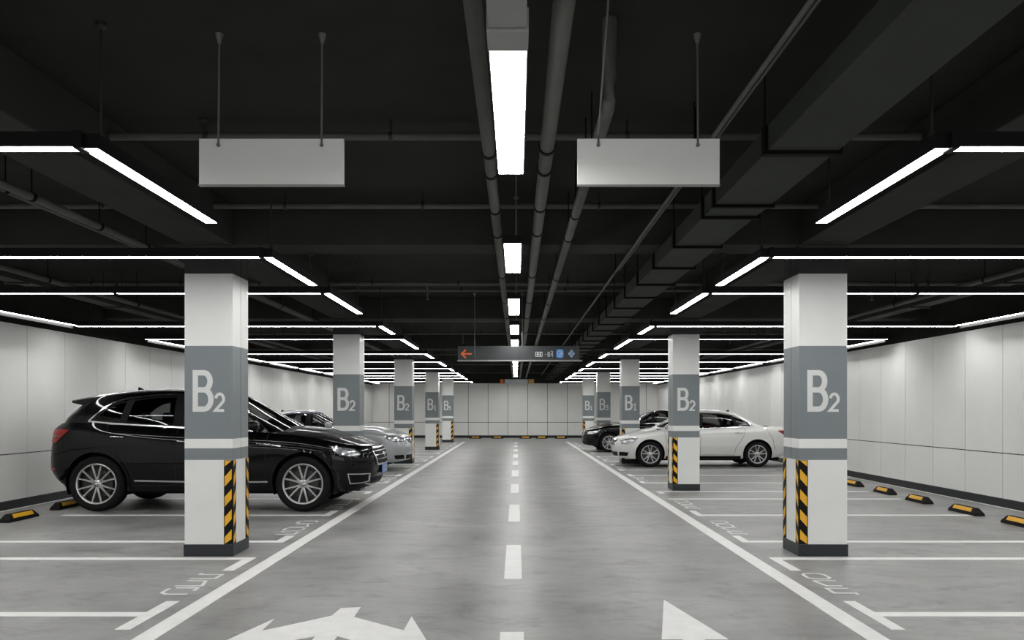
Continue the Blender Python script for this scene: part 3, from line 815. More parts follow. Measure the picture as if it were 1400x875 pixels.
def wheel(root, x, ys, R, rr, wd, nsp, pair, name='wheel'):
    """tyre with rim, brake disc; ys = y of the outer face (sign gives side)"""
    s = 1 if ys > 0 else -1
    o = MB(); hw = wd
    prof = [(rr-.012, -.02), (rr+.004, -.004), (rr+.010, 0), (rr+.030, .004), (R-.045, .010), (R-.018, -.004), (R-.004, -.026), (R, -.05), (R, -hw+.05), (R-.004, -hw+.026), (R-.018, -hw+.004), (R-.045, -hw-.004), (rr+.01, -hw), (rr-.012, -hw+.02)]
    o.lathe([(r, h*s) for r, h in prof], 64, 0, 'y')
    for g in (-.07, -hw/2, -hw+.07):
        pass
    w = o.build(name, MATS['tyre'], root, smooth=35); w.location = (x, ys, R)
    r = MB()
    # rim lip + barrel
    r.lathe([(rr-.030, -.030*s), (rr-.022, -.012*s), (rr-.006, -.006*s), (rr+.002, -.010*s), (rr-.004, -.03*s), (rr-.012, -.05*s), (rr-.03, -hw*.85*s)], 64, 0, 'y')
    hub = -.030
    ri = .052
    r.lathe([(.0005, (hub+.012)*s), (.028, (hub+.012)*s), (.036, (hub+.004)*s), (.060, (hub-.004)*s), (.068, (hub-.03)*s)], 32, 0, 'y')
    for k in range(nsp):
        a0 = 2*PI*k/nsp + PI/2
        for dd in ((-pair, pair) if pair else (0,)):
            a1 = a0+dd*.45; a2 = a0+dd
            w0, w1 = (.016, .0115) if pair else (.019, .016)
            p0 = np.array([math.cos(a1), math.sin(a1)])*ri; p1 = np.array([math.cos(a2), math.sin(a2)])*(rr-.014)
            d_ = (p1-p0)/np.linalg.norm(p1-p0); nn = np.array([-d_[1], d_[0]])
            vs = []
            for p, ww, y_ in ((p0, w0, hub+.002), ((p0+p1)/2, (w0+w1)/2*.9, hub+.012), (p1, w1, -.014)):
                for sg2, dy in ((-1, -.030), (-1, -.006), (-.55, 0), (.55, 0), (1, -.006), (1, -.030)):
                    c = p+nn*ww*sg2; vs.append((c[0], (y_+dy)*s, c[1]))
            fs = [(i*6+j, i*6+j+1, (i+1)*6+j+1, (i+1)*6+j) for i in range(2) for j in range(5)]
            r.add(vs, fs, 0)
    # dark barrel backing
    r.lathe([(rr-.026, -.06*s), (rr-.028, -hw*.5*s), (.0005, -hw*.55*s)], 48, 1, 'y')
    r.build('rim', [MATS['alloy'], MATS['alloy_dark']], w, smooth=35)
    d = MB(); d.lathe([(.07, -.085*s), (rr*.70, -.085*s), (rr*.70, -.10*s), (.07, -.10*s)], 40, 0, 'y')
    d.build('brake_disc', MATS['disc'], w, smooth=35)
    c = MB(); c.lathe([(.0005, (hub+.020)*s), (.022, (hub+.019)*s), (.028, (hub+.012)*s)], 24, 0, 'y')
    c.build('hub_cap', MATS['chrome'], w, smooth=35)
    return w

def build_car(D, paint):
    """D: dictionary of measurements. Returns the root empty; nose points to -x in the car frame."""
    root = empty(D['name'], (0, 0, 0))
    L, W = D['L'], D['W']
    top, bot, crown = smooth_fn(D['top']), smooth_fn(D['bot']), smooth_fn(D['crown'])
    wp, dfz, drz, taper = smooth_fn(D['wprof']), smooth_fn(D['dfront']), smooth_fn(D['drear']), smooth_fn(D['taper'])
    afr, ars, nf = D.get('af', .60), D.get('ar', .45), D.get('nf', 2.7)
    def plan(a):
        th = np.clip(a, 0, 1)*PI/2; e = 2/nf
        xf = afr*(1-np.cos(th).clip(0)**e); yf = W*np.sin(th).clip(0)**e
        u = np.clip(a-1, 0, 1); xs = afr+(L-afr-ars)*u
        th2 = (1-np.clip(a-2, 0, 1))*PI/2
        xr = L-ars*(1-np.cos(th2).clip(0)**e); yr = W*np.sin(th2).clip(0)**e
        x = np.where(a < 1, xf, np.where(a <= 2, xs, xr)); y = np.where(a < 1, yf, np.where(a <= 2, W, yr))
        return x, y
    def pos(a, t):
        a = np.clip(np.asarray(a, float), 0, 3); t = np.asarray(t, float)
        x0, y0 = plan(a); tt = np.clip(t, 0, 1); k = 1-np.clip(t-1, 0, 1)
        z = bot(x0)+(top(x0)-bot(x0))*tt
        wf = np.clip(1-x0/1.15, 0, 1)**1.6; wr = np.clip(1-(L-x0)/1.0, 0, 1)**1.4
        x = x0+dfz(z)*wf-drz(z)*wr
        y = y0*wp(tt)*taper(x0)*k
        z = z+np.where(t > 1, crown(x0)*(1-k**2.6), 0)
        z = np.where(t < 0, z, z)
        return np.stack([x, y, z], -1)
    na = np.concatenate([np.linspace(0, 1, 21)[:-1], 1+np.linspace(0, 1, 131)[:-1], 2+np.linspace(0, 1, 17)])
    nt = np.concatenate([np.linspace(0, 1, 29)[:-1], 1+np.array([0,.03,.07,.12,.2,.32,.48,.64,.82,1.0])])
    body = Shell(pos, na, nt)
    SIDE = ([0, 2], (.35, 2.6), (0, 1))
    circ = lambda cx, r: [(cx+r*math.cos(q), D['R']+.01+r*math.sin(q)) for q in np.linspace(0, 2*PI, 49)[:-1]]
    holes = [(circ(D['xf'], D['arch']), [0, 2], (.3, 2.2), (0, .995)), (circ(D['xr'], D['arch']), [0, 2], (1.2, 2.9), (0, .995))]
    V, keep, hf = body.build(holes)
    # cabin deck (dark) where the greenhouse sits
    gx0, gx1 = D['gh_x0']+.10, D['gh_x1']-.10
    ntn = len(nt); i1 = 28
    paintf, deckf = [], []
    for f in keep:
        j = f[0] % ntn; cx = sum(V[i][0] for i in f)/4
        (deckf if (j >= i1+3 and gx0 < cx < gx1) else paintf).append(f)
    V2 = V.copy()
    mb = MB(); mirror_add(mb, V2, paintf, 0)
    # ---- greenhouse
    belt, roof = smooth_fn(D['belt']), smooth_fn(D['roof'])
    gxf, gxr, gw = smooth_fn(D['gxf']), smooth_fn(D['gxr']), smooth_fn(D['gw'])
    gaf, gar = D.get('gaf', .42), D.get('gar', .35); Wg = D['Wg']; ng = 2.6
    def gpos(a, t):
        a = np.clip(np.asarray(a, float), 0, 3); t = np.asarray(t, float)
        tt = np.clip(t, 0, 1); k = 1-np.clip(t-1, 0, 1); e = 2/ng
        x0, x1 = gxf(tt), gxr(tt)
        th = np.clip(a, 0, 1)*PI/2; th2 = (1-np.clip(a-2, 0, 1))*PI/2
        fx = x0+gaf*(1-np.cos(th).clip(0)**e); fy = np.sin(th).clip(0)**e
        rx = x1-gar*(1-np.cos(th2).clip(0)**e); ry = np.sin(th2).clip(0)**e
        u = np.clip(a-1, 0, 1); sx_ = x0+gaf+(x1-gar-x0-gaf)*u
        x = np.where(a < 1, fx, np.where(a <= 2, sx_, rx)); y = np.where(a < 1, fy, np.where(a <= 2, 1, ry))
        rt = D.get('gtap', .07); mid = (D['gh_x0']+D['gh_x1'])/2; hl = (D['gh_x1']-D['gh_x0'])/2
        y = y*Wg*gw(tt)*(1-rt*np.clip(np.abs(x-mid)/hl, 0, 1.3)**2.2)
        zb = belt(x)-.03; z = zb+(roof(x)-zb)*tt
        z = z+np.where(t > 1, D.get('rcrown', .035)*(1-k**2.2), 0); y = y*k
        return np.stack([x, y, z], -1)
    gna = np.concatenate([np.linspace(0, 1, 25)[:-1], 1+np.linspace(0, 1, 91)[:-1], 2+np.linspace(0, 1, 21)])
    gnt = np.concatenate([np.linspace(0, .93, 25), np.array([.955,.975,.99]), 1+np.array([0,.02,.06,.13,.25,.42,.6,.8,1.0])])
    gh = Shell(gpos, gna, gnt)
    GS = ([0, 2], (.55, 2.75), (0, .97))
    gl = [(round_poly(p, .03), *GS) for p in D['windows']]
    gl.append((D['windshield'], [1, 2], (0, .99), (0, .985)))
    gl.append((D['backlight'], [1, 2], (2.05, 3), (0, .985)))
    GV, gkeep, ghf = gh.build(gl)
    mirror_add(mb, GV, gkeep, 0)
    b = mb.build('body', paint, root, smooth=32)
    mb = MB(); mirror_add(mb, V2-np.array([0, 0, .004]), deckf, 0)
    # cabin tub, dashboard, steering wheel
    z0 = D['bot'][1][1]
    mb.box(D['dash'], D['dash']+.32, -W*.74, W*.74, z0+.25, D['dashz'])
    mb.lathe([(.165,0),(.18,.012),(.165,.024),(.15,.012),(.165,0)], 28, 0, 'x', (D['dash']+.44, D['seat_y'], D['dashz']+.00))
    mb.build('cabin', MATS['interior'], root, smooth=40)
    for (sx_, sy_) in ((D['seatx'], D['seat_y']), (D['seatx'], -D['seat_y'])):
        q = MB(); zs = D['seatz']
        q.ellipsoid((sx_+.14, sy_, zs), (.085, .235, .30), 20, 14, 0, .6)
        q.ellipsoid((sx_+.24, sy_, zs+.39), (.055, .135, .095), 18, 12, 0, .65)
        q.tube([(sx_+.18, sy_-.05, zs+.22), (sx_+.23, sy_-.05, zs+.36)], .008, 8); q.tube([(sx_+.18, sy_+.05, zs+.22), (sx_+.23, sy_+.05, zs+.36)], .008, 8)
        q.build('seat', MATS['seat_fabric'], root, smooth=60)
    q = MB(); sx_ = D['seatx']+.95; q.ellipsoid((sx_, 0, D['seatz']-.03), (.10, .60, .27), 30, 14, 0, .55)
    for yy in (-.38, .38): q.ellipsoid((sx_+.09, yy, D['seatz']+.30), (.05, .12, .075), 16, 10, 0, .65)
    q.build('rear_bench', MATS['seat_fabric'], root, smooth=60)
    # underbody
    mb = MB(); ub = W*.62
    mb.box(.42, L-.42, -ub, ub, z0-.05, z0+.22)
    for xw in (D['xf'], D['xr']):
        r = D['arch']+.012
        for s in (1, -1):
            yo, yi = s*W*.955*1.0, s*W*.60
            for k in range(24):
                t0, t1 = PI*(-.12+1.24*k/24), PI*(-.12+1.24*(k+1)/24)
                p = [(xw+r*math.cos(t0), D['R']+.01+r*math.sin(t0)), (xw+r*math.cos(t1), D['R']+.01+r*math.sin(t1))]
                mb.add([(p[0][0], yo*.975, p[0][1]), (p[1][0], yo*.975, p[1][1]), (p[1][0], yi, p[1][1]), (p[0][0], yi, p[0][1])], [(0, 1, 2, 3)])
            mb.prism([(xw+r*math.cos(t), D['R']+.01+r*math.sin(t)) for t in np.linspace(-.12*PI, 1.12*PI, 20)], min(yi, yi*.97), max(yi, yi*.97), 'y')
    mb.build('underbody', MATS['black_plastic'], root)
    # glass
    nw = len(D['windows'])
    gn = np.zeros_like(GV)
    A_, T_ = gh.GA.ravel(), gh.GT.ravel(); Pq, nn = gh.frame(A_, T_)
    GVi = Pq-nn*.006
    for i in range(nw):
        for sd in (1, -1):
            q = MB(); mirror_add(q, GVi, ghf[i], 0, sides=(sd,)); q.build('side_window', MATS['car_glass'], root, smooth=60)
    q = MB(); mirror_add(q, GVi, ghf[nw], 0); q.build('windshield', MATS['screen_glass'], root, smooth=60)
    q = MB(); mirror_add(q, GVi, ghf[nw+1], 0); q.build('rear_window', MATS['car_glass'], root, smooth=60)
    # black window frames and pillars between the side panes
    for sd in (1, -1):
        q = MB()
        for fr in D['black_pillars']: patch_on(q, gh, fr, .0025, [0, 2], (.5, 2.8), (0, .985), .04, sides=(sd,))
        for p in D['windows']: strip_on(q, gh, round_poly(p, .03), .014, .002, [0, 2], (.5, 2.8), (0, .985), True, sides=(sd,))
        q.build('window_frame', MATS['black_plastic'], root, smooth=40)
    if D.get('chrome_loop'):
        for sd in (1, -1):
            q = MB()
            for line, w_ in D['chrome_loop']: strip_on(q, gh, curve_pts(line, 6), w_, .006, [0, 2], (.4, 2.9), (0, .985), sides=(sd,))
            q.build('window_trim', MATS['chrome'], root, smooth=40)
    # body lines
    for line in D['seams']:
        for sd in (1, -1):
            q = MB(); strip_on(q, body, line, .0075, .0006, [0, 2], (.3, 2.95), (.0, .995), sink=.001, sides=(sd,)); q.build('door_seam', MATS['seam'], root)
    if D.get('sill_chrome'):
        for sd in (1, -1):
            q = MB(); strip_on(q, body, D['sill_chrome'], .022, .010, [0, 2], (.9, 2.2), (0, .9), sides=(sd,)); q.build('sill_trim', MATS['chrome'], root, smooth=40)
    for sd in (1, -1):
        q = MB(); strip_on(q, body, D['sill'], .06, .008, [0, 2], (.9, 2.2), (0, .6), sides=(sd,)); q.build('sill_panel', MATS['black_plastic'], root, smooth=40)
    if D.get('creases'):
        for line in D['creases']:
            for sd in (1, -1):
                q = MB(); strip_on(q, body, curve_pts(line, 6), lambda u: .016*max(.15, math.sin(PI*u))**.5, .005, [0, 2], (.3, 2.9), (0, .99), sides=(sd,))
                q.build('shoulder_crease', paint, root, smooth=60)
    if D.get('fender_chrome'):
        for sd in (1, -1):
            q = MB(); strip_on(q, body, curve_pts(D['fender_chrome'], 5), lambda u: .022*(1-u*.7), .007, [0, 2], (.3, 2.0), (0, .99), sides=(sd,)); q.build('fender_trim', MATS['chrome'], root, smooth=40)
    # wheel-arch lips
    for xw, ar in ((D['xf'], (.3, 2.2)), (D['xr'], (1.2, 2.9))):
        r = D['arch']+.018
        a0 = -math.asin(min(.9, (D['R']+.01-z0-.03)/r))
        pts = [(xw+r*math.cos(t), D['R']+.01+r*math.sin(t)) for t in np.linspace(a0, PI-a0, 30)]
        for sd in (1, -1):
            q = MB(); strip_on(q, body, pts, .036, .012, [0, 2], ar, (0, .995), sides=(sd,)); q.build('wheel_arch_lip', paint, root, smooth=60)
    # handles
    for (hx, hz) in D['handles']:
        for s in (1, -1):
            a, t = body.inv([(hx, hz)], [0, 2], (1, 2.2), (0, 1)); P, n = body.frame(a, t); p = P[0]; y = p[1]
            q = MB(); q.tube([(hx-.095, s*(y-.004), hz-.004), (hx-.085, s*(y+.024), hz-.002), (hx+.085, s*(y+.024), hz+.002), (hx+.095, s*(y-.004), hz+.004)], [.009,.012,.012,.009], 10)
            q.build('door_handle', MATS[D.get('handle_mat', 'chrome')] if D.get('handle_mat') != 'paint' else paint, root, smooth=50)
    # mirrors
    mx, mz = D['mirror']
    for s in (1, -1):
        a, t = gh.inv([(mx+.02, mz-.04)], [0, 2], (.5, 1.6), (0, .9)); y = gh.pos(a, t)[0][1]
        q = MB(); q.ellipsoid((mx-.02, s*(y+.17), mz+.015), (.075, .115, .070), 22, 14, 0, .75)
        q.tube([(mx, s*(y-.01), mz-.055), (mx-.005, s*(y+.08), mz-.04)], [.03, .022], 10)
        q.build('side_mirror', paint, root, smooth=60)
    # lights
    for s in (1, -1):
        q = MB(); patch_on(q, body, D['headlamp'], .004, [0, 2], (.2, 1.6), (.02, .999), .02, sides=(s,))
        h = q.build('headlamp', MATS['lamp_clear'], root, smooth=50)
        q = MB()
        for c, r in D['bulbs']:
            patch_on(q, body, [(c[0]+r*math.cos(k), c[1]+r*.9*math.sin(k)) for k in np.linspace(0, 2*PI, 17)[:-1]], .008, [0, 2], (.2, 1.6), (.02, .999), .012, sides=(s,), mi=0)
        q.build('bulb', MATS['lamp_bulb'], h, smooth=50)
        q = MB()
        strip_on(q, body, D['headlamp'], .010, .007, [0, 2], (.2, 1.6), (.02, .999), closed=True, sides=(s,)); q.build('lamp_rim', MATS['lamp_dark'], h, smooth=50)
        q = MB(); patch_on(q, body, D['taillamp'], .010, [0, 2], (1.8, 2.97), (.02, .999), .025, sides=(s,))
        t_ = q.build('tail_lamp', MATS['lamp_red'], root, smooth=50)
        q = MB(); strip_on(q, body, D['taillamp_line'], .018, .013, [0, 2], (1.8, 2.97), (.02, .999), sides=(s,)); q.build('dark_band', MATS['lamp_red_dark'], t_, smooth=50)
        q = MB(); patch_on(q, body, D['fog'], .003, [0, 2], (.2, 1.2), (.0, .9), .025, sides=(s,))
        f_ = q.build('air_intake', MATS['black_plastic'], root)
        if D.get('fog_chrome'):
            q = MB(); strip_on(q, body, D['fog'], .016, .010, [0, 2], (.2, 1.2), (0, .9), closed=True, sides=(s,)); q.build('chrome_surround', MATS['chrome'], f_, smooth=40)
    if D.get('reflector'):
        for s in (1, -1):
            q = MB(); patch_on(q, body, D['reflector'], .006, [0, 2], (1.8, 2.97), (.02, .999), .02, sides=(s,)); q.build('rear_reflector', MATS['lamp_red'], root)
    # grille: y, z projection on the nose
    g = D['grille']; full = g
    NZ = ([1, 2], (0, .95), (.02, .995))
    q = MB(); patch_on(q, body, g, .004, *NZ, d=.03); gr = q.build('grille', MATS['black_plastic'], root)
    q = MB(); strip_on(q, body, D['grille_edge'], D.get('grille_w', .03), .018, *NZ); q.build('grille_surround', MATS['chrome'], gr, smooth=40)
    q = MB()
    for z in D['grille_bars']:
        ym = D['grille_y'](z); strip_on(q, body, [(.0, z), (ym, z)], .014, .012, *NZ)
    q.build('grille_bar', MATS['chrome'], gr, smooth=40)
    if D.get('lower_grille'):
        q = MB(); patch_on(q, body, D['lower_grille'], .004, *NZ, d=.04); q.build('lower_intake', MATS['black_plastic'], root)
    if D.get('lower_chrome'):
        q = MB(); strip_on(q, body, D['lower_chrome'], .018, .010, *NZ); q.build('bumper_trim', MATS['chrome'], root, smooth=40)
    # plate
    if D.get('plate_mat'):
        pz = D['plate_z']; px_ = float(pos(np.array([0.0]), np.array([(pz-bot(0))/(top(0)-bot(0))]))[0][0])
        q = MB(); q.box(px_-.030, px_-.018, -.22, .22, pz-.07, pz+.07)
        pl = q.build('number_plate', MATS[D.get('plate_mat', 'plate_blue')], root, bevel=.003)
        q = MB()
        for k in range(7): 
            yy = -.185+k*.062; S_ = [([(0,0),(0,1),(1,1),(1,0)], True)] if k % 2 else [([(0,1),(1,1),(1,.5),(0,.5),(0,0),(1,0)], False)]
            glyph(q, S_, (px_-.0305, -yy, pz-.038), (0,-1,0), (0,0,1), (-1,0,0), .036, .076, .008, .001)
        q.build('plate_characters', M['letter'], pl)
        q = MB(); q.box(px_-.019, px_+.05, -.20, .20, pz-.05, pz+.05); q.build('plate_bracket', MATS['black_plastic'], root)
    # badge
    bz = D['badge_z']; a, t = body.inv([(0.001, bz)], [1, 2], (0, .9), (.02, .999)); P = body.pos(a, t)[0]
    q = MB(); q.lathe([(.0005,-.010),(.03,-.010),(.038,-.004),(.038,.02)], 24, 0, 'x', (P[0]-.016, 0, bz)); q.build('badge', MATS['chrome'], root, smooth=40)
    # antenna, spoiler, rails
    if D.get('spoiler'):
        q = MB(); sp = D['spoiler']
        n = 12; vs = []
        for k in range(-n, n+1):
            y = k/n*sp['w']; c = (1-(abs(k)/n)**3)
            for (x, z) in sp['prof']: vs.append((x+sp['bow']*(1-c), y, z+.03*c-.02))
        m_ = len(sp['prof']); q.add(vs, [(i*m_+j, (i+1)*m_+j, (i+1)*m_+(j+1) % m_, i*m_+(j+1) % m_) for i in range(2*n) for j in range(m_)]+[tuple(range(m_)), tuple(range(2*n*m_, 2*n*m_+m_))])
        q.build('roof_spoiler', paint, root, smooth=40)
    if D.get('rails'):
        for s in (1, -1):
            q = MB(); R_ = D['rails']; q.tube([(x, s*y, z) for x, y, z in curve_pts(R_, 5)], .014, 10)
            q.build('roof_rail', MATS['chrome'], root, smooth=50)
    ax, az = D['antenna']
    q = MB(); q.add([(ax-.09,-.025,az-.01),(ax+.05,-.03,az-.01),(ax+.05,.03,az-.01),(ax-.09,.025,az-.01),(ax+.02,-.006,az+.06),(ax+.05,-.006,az+.06),(ax+.05,.006,az+.06),(ax+.02,.006,az+.06)],
        [(0,3,2,1),(4,5,6,7),(0,1,5,4),(1,2,6,5),(2,3,7,6),(3,0,4,7)]); q.build('roof_antenna', MATS['black_plastic'], root, bevel=.006)
    # wipers
    # wheels
    for xw in (D['xf'], D['xr']):
        for s in (1, -1):
            wheel(root, xw, s*(W*.985), D['R'], D['rr'], D.get('wd', .23), D['nsp'], D['pair'])
    return root

SUV = dict(name='car', L=4.72, W=.955, xf=.976, xr=3.84, R=.385, rr=.285, arch=.432, nsp=6, pair=.24, wd=.24, af=.62, ar=.50, nf=2.6,
    top=[(0,.87),(.25,.915),(.6,.985),(1.0,1.05),(1.45,1.09),(2.6,1.14),(3.5,1.20),(4.0,1.235),(4.4,1.235),(4.72,1.20)],
    bot=[(0,.33),(.35,.27),(.6,.27),(1.5,.28),(3.3,.28),(4.2,.30),(4.72,.40)],
    crown=[(0,.02),(.3,.075),(.8,.11),(1.4,.10),(2.4,.03),(3.6,.03),(4.5,.02),(4.72,.01)],
    wprof=[(0,.93),(.08,.955),(.22,.975),(.45,1.0),(.68,1.0),(.84,.985),(.90,.965),(1.0,.91)],
    dfront=[(.25,.13),(.40,.06),(.55,.01),(.70,0),(.80,.02),(.92,.09),(1.0,.20)],
    drear=[(.3,.28),(.45,.08),(.60,.0),(.80,.01),(1.0,.035),(1.15,.07),(1.24,.18)],
    taper=[(0,.955),(.7,.99),(1.3,.975),(2.4,.985),(3.7,1.0),(4.3,.98),(4.72,.93)],
    gh_x0=1.05, gh_x1=4.45, Wg=.865, gtap=.075, gaf=.46, gar=.34, rcrown=.030,
    belt=[(1.0,1.08),(1.5,1.105),(2.6,1.165),(3.64,1.225),(4.1,1.25),(4.5,1.25)],
    roof=[(1.0,1.50),(1.6,1.56),(2.0,1.625),(2.5,1.670),(3.0,1.680),(3.5,1.655),(3.9,1.61),(4.2,1.56),(4.5,1.50)],
    gxf=[(0,1.03),(.3,1.32),(.6,1.64),(.9,2.00),(1.0,2.16)], gxr=[(0,4.53),(.3,4.48),(.6,4.38),(.85,4.28),(1.0,4.20)],
    gw=[(0,1.0),(.3,.965),(.6,.905),(.85,.825),(.95,.775),(1.0,.735)],
    windows=[[(1.58,1.130),(2.68,1.182),(2.68,1.595),(2.45,1.580),(2.20,1.535),(1.95,1.445),(1.72,1.29)],
             [(2.78,1.188),(3.48,1.228),(3.40,1.545),(3.1,1.590),(2.78,1.600)],
             [(3.545,1.234),(3.93,1.262),(3.86,1.345),(3.74,1.440),(3.60,1.51),(3.465,1.535)]],
    black_pillars=[[(2.66,1.172),(2.80,1.178),(2.80,1.61),(2.66,1.605)], [(3.46,1.222),(3.565,1.23),(3.485,1.55),(3.385,1.565)]],
    chrome_loop=[([(1.50,1.110),(2.0,1.135),(2.6,1.163),(3.2,1.196),(3.64,1.222),(4.0,1.252)], .020),
                 ([(1.50,1.110),(1.66,1.265),(1.92,1.455),(2.2,1.560),(2.5,1.612),(2.9,1.628),(3.3,1.60),(3.6,1.545),(3.8,1.44),(4.0,1.252)], .018)],
    windshield=[(-.01,1.16),(.68,1.13),(.70,1.20),(.60,1.50),(.55,1.585),(-.01,1.615)], backlight=[(-.01,1.27),(.62,1.25),(.55,1.45),(-.01,1.47)],
    seams=[[(1.47,1.075),(1.50,.9),(1.50,.42)], [(2.73,1.14),(2.745,.9),(2.74,.36)], [(3.70,1.20),(3.66,1.0),(3.50,.74),(3.36,.60),(3.32,.40)], [(1.50,.365),(3.33,.365)], [(.42,.90),(.30,.72)]],
    sill_chrome=[(1.47,.415),(2.2,.408),(3.31,.432)], sill=[(1.40,.315),(3.42,.315)],
    creases=[[(1.35,.97),(1.7,.985),(2.6,1.055),(3.3,1.105),(3.95,1.15)], [(.62,.952),(.95,1.0),(1.3,1.035)]],
    fender_chrome=[(1.28,.905),(1.42,.93),(1.62,.945)],
    lip=None, handles=[(3.54,1.04),(2.62,.975)], mirror=(1.66,1.18),
    headlamp=[(.62,.915),(.50,.80),(.36,.765),(.22,.765),(.20,.80),(.28,.86),(.42,.885)], bulbs=[((.30,.81),.030),((.40,.825),.032),((.50,.85),.022)],
    taillamp=[(4.22,1.135),(4.60,1.145),(4.655,.965),(4.42,.955),(4.33,1.03)], taillamp_line=[(4.33,1.045),(4.62,1.04)],
    reflector=[(4.44,.60),(4.63,.60),(4.63,.565),(4.44,.575)],
    fog=[(.36,.52),(.11,.51),(.13,.40),(.20,.385),(.34,.385)], fog_chrome=True,
    grille=[(-.01,.875),(.42,.865),(.50,.80),(.40,.635),(-.01,.62)], grille_edge=[(0,.875),(.43,.865),(.51,.80),(.41,.63),(0,.615)], grille_bars=[.82,.76,.70], grille_w=.028,
    grille_y=lambda z: .40+(z-.635)*.6, lower_grille=[(-.01,.44),(.50,.44),(.46,.36),(-.01,.36)], lower_chrome=[(0,.335),(.45,.345),(.62,.37)],
    plate_mat='plate_blue', plate_z=.545, badge_z=.76,
    spoiler=dict(w=.62, bow=-.12, prof=[(3.95,1.625),(4.25,1.595),(4.46,1.555),(4.45,1.53),(4.12,1.46)]),
    rails=[(2.3,.600,1.648),(2.5,.615,1.677),(3.0,.625,1.692),(3.5,.62,1.670),(4.05,.59,1.590)],
    antenna=(3.62,1.69), dash=1.55, dashz=1.12, seat_y=.37, seatx=2.35, seatz=1.0)

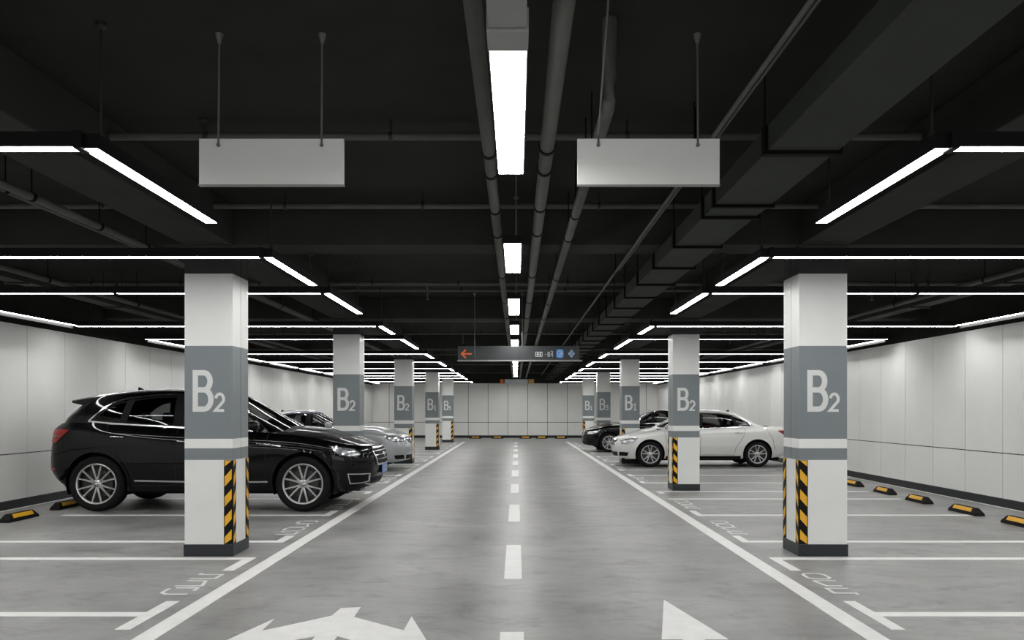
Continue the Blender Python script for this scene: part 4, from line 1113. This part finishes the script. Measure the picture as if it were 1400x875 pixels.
def sedan(cab=0.0, dz=0.0, L=4.52, plate=None, grey=False):
    c = cab
    return dict(name='car', L=L, W=.885, xf=.85, xr=3.49, R=.318, rr=.232, arch=.362, nsp=5, pair=.24, wd=.20, af=.62, ar=.45, nf=2.5,
    top=[(0,.69+dz),(.2,.735+dz),(.5,.80+dz),(.85,.855+dz),(1.2+c,.90+dz*.8),(2.0,.925+dz*.5),(3.0,.965+dz*.3),(3.6,.985),(4.1,.97),(4.35,.95),(L,.90)],
    bot=[(0,.24),(.35,.20),(.6,.20),(1.4,.21),(3.0,.21),(4.0,.24),(L,.32)],
    crown=[(0,.02),(.3,.055),(.8,.075),(1.3,.07),(2.4,.03),(3.4,.03),(4.1,.045),(L,.01)],
    wprof=[(0,.92),(.08,.95),(.22,.975),(.45,1.0),(.68,1.0),(.82,.99),(.90,.965),(1.0,.90)],
    dfront=[(.15,.10),(.30,.03),(.42,.0),(.55,.01),(.66,.05),(.74+dz,.12),(.85+dz,.22)],
    drear=[(.2,.22),(.35,.06),(.50,.0),(.70,.02),(.85,.05),(.95,.06),(1.0,.09)],
    taper=[(0,.95),(.7,.99),(1.3,.98),(2.4,.985),(3.5,1.0),(4.1,.97),(L,.92)],
    gh_x0=.95+c, gh_x1=3.95+c*.4, Wg=.80, gtap=.13, gaf=.46, gar=.45, rcrown=.030,
    belt=[(.9+c,.90+dz*.8),(1.2+c,.92+dz*.6),(2.07+c*.5,.935+dz*.3),(3.07,.985),(3.41,1.0),(4.0,1.0),(4.4,.99)],
    roof=[(.9+c,1.26),(1.4+c,1.31),(1.8+c,1.368),(2.2+c*.6,1.392),(2.6+c*.4,1.385),(2.95+c*.3,1.335),(3.3+c*.3,1.245),(3.7+c*.3,1.11),(4.1+c*.3,1.04)],
    gxf=[(0,.92+c),(.3,1.13+c),(.6,1.38+c),(.9,1.68+c),(1.0,1.82+c)], gxr=[(0,4.02+c*.4),(.3,3.82+c*.4),(.6,3.58+c*.4),(.85,3.38+c*.4),(1.0,3.22+c*.4)],
    gw=[(0,1.0),(.3,.965),(.6,.90),(.85,.815),(.95,.765),(1.0,.725)],
    windows=[[(1.30+c,.955+dz*.6),(2.03+c*.5,.962+dz*.3),(2.05+c*.5,1.325),(1.90+c*.8,1.31),(1.62+c,1.20),(1.45+c,1.09)],
             [(2.13+c*.5,.966+dz*.2),(2.99+c*.3,1.0),(2.84+c*.3,1.275),(2.6+c*.3,1.315),(2.13+c*.5,1.330)],
             [(3.045+c*.3,1.005),(3.36+c*.3,1.022),(3.27+c*.3,1.08),(3.10+c*.3,1.17),(2.895+c*.3,1.255)]],
    black_pillars=[[(2.015+c*.5,.955+dz*.3),(2.145+c*.5,.957+dz*.3),(2.145+c*.5,1.33),(2.035+c*.5,1.33)], [(2.975+c*.3,.996),(3.06+c*.3,1.0),(2.905+c*.3,1.265),(2.825+c*.3,1.28)]],
    chrome_loop=[([(1.24+c,.935+dz*.6),(2.0+c*.5,.948+dz*.3),(2.9+c*.3,.983),(3.42+c*.3,1.01)], .014), ([(1.24+c,.935+dz*.6),(1.42+c,1.09),(1.62+c,1.225),(1.9+c*.8,1.335),(2.2+c*.5,1.352),(2.6+c*.3,1.335),(2.9+c*.3,1.272),(3.13+c*.3,1.17),(3.42+c*.3,1.01)], .012)],
    windshield=[(-.01,.99+dz*.6),(.62,.965+dz*.6),(.63,1.03),(.55,1.27),(.50,1.335),(-.01,1.36)], backlight=[(-.01,1.10),(.55,1.09),(.48,1.26),(-.01,1.29)],
    seams=[[(1.20+c*.6,.87+dz*.5),(1.24+c*.5,.7),(1.25+c*.4,.32)], [(2.08+c*.5,.925),(2.09+c*.4,.7),(2.08+c*.3,.30)], [(3.20+c*.3,.955),(3.16,.80),(3.06,.62),(2.96,.50),(2.92,.32)], [(1.25,.30),(2.93,.30)], [(3.72,.93),(3.86,.70),(3.92,.42)]],
    sill_chrome=None, sill=[(1.24,.245),(3.08,.245)], sill_mat='black_plastic',
    creases=[[(.95,.76+dz),(1.6,.80),(2.4,.825),(3.2,.86),(3.95,.90)], [(1.3,.36),(2.1,.35),(2.9,.38)]],
    handles=[(3.03+c*.2,.845),(1.93+c*.4,.815)], handle_mat='chrome', mirror=(1.36+c,.985+dz*.6),
    headlamp=[(.56,.715+dz),(.46,.625+dz),(.28,.575+dz),(.15,.575+dz),(.15,.64+dz),(.28,.685+dz)], bulbs=[((.24,.632+dz),.030),((.40,.655+dz),.034)],
    taillamp=[(3.98,.90),(L-.06,.90),(L-.04,.76),(4.18,.77)], taillamp_line=[(4.1,.835),(L-.06,.83)],
    fog=[(.34,.36),(.13,.37),(.12,.27),(.30,.27)], fog_chrome=False,
    grille=[(-.01,.665+dz),(.40,.655+dz),(.46,.60+dz),(.36,.535+dz),(-.01,.525+dz)], grille_edge=[(0,.67+dz),(.41,.66+dz),(.47,.60+dz),(.37,.53+dz),(0,.52+dz)], grille_bars=[.635+dz,.60+dz,.565+dz], grille_w=.018,
    grille_y=lambda z: .40, lower_grille=[(-.01,.36),(.50,.36),(.44,.26),(-.01,.26)], lower_chrome=None,
    plate_z=.44, plate_mat=plate, badge_z=.60+dz, rails=None, antenna=(2.95+c*.3,1.35), dash=1.25+c, dashz=.95, seat_y=.34, seatx=1.95+c*.7, seatz=.80)

def place_car(D, paint, xnose, yc, side, label):
    r = build_car(D, MATS[paint])
    tag(r, label, 'car', 'parked cars')
    r.location = (xnose, yc, .0035)
    r.rotation_euler = (0, 0, PI if side < 0 else 0)
    return r
place_car(SUV, 'car_black', -1.985, 12.67, -1, 'black SUV with silver multi-spoke wheels parked behind the nearest left column')
place_car(sedan(.48, .10, 4.6), 'car_silver', -2.49, 20.3, -1, 'silver grey sedan parked beyond the black SUV, nose towards the lane')
place_car(sedan(.0, .0, 4.52), 'car_white', 2.44, 21.68, 1, 'white sedan parked on the right behind the second column')
place_car(sedan(.48, .02, 4.6), 'car_darkblue', 2.24, 29.0, 1, 'black sedan parked beyond the white sedan on the right')
# ================================================================== camera, world
cam = bpy.data.cameras.new('camera'); co = bpy.data.objects.new('camera', cam); COL.objects.link(co)
co.location = (0, 0, EYE); co.rotation_euler = (PI/2, 0, 0)
cam.sensor_width = 36; cam.lens = 36*F/1400
cam.shift_x = -6/1400; cam.shift_y = 122.5/1400
cam.clip_start = .05; cam.clip_end = 200
SC.camera = co
w = bpy.data.worlds.new('world'); SC.world = w; w.use_nodes = True
w.node_tree.nodes['Background'].inputs[0].default_value = (.97, .985, 1, 1)
w.node_tree.nodes['Background'].inputs[1].default_value = 1.7  # bright backdrop, added as fill light through the opening behind the viewpoint
SC.view_settings.view_transform = 'Standard'; SC.view_settings.look = 'None'
SC.view_settings.gamma = 1; SC.view_settings.use_curve_mapping = False
SC.view_settings.exposure = 0.0
SC.cycles.max_bounces = 8; SC.cycles.diffuse_bounces = 5
SC.cycles.transparent_max_bounces = 12
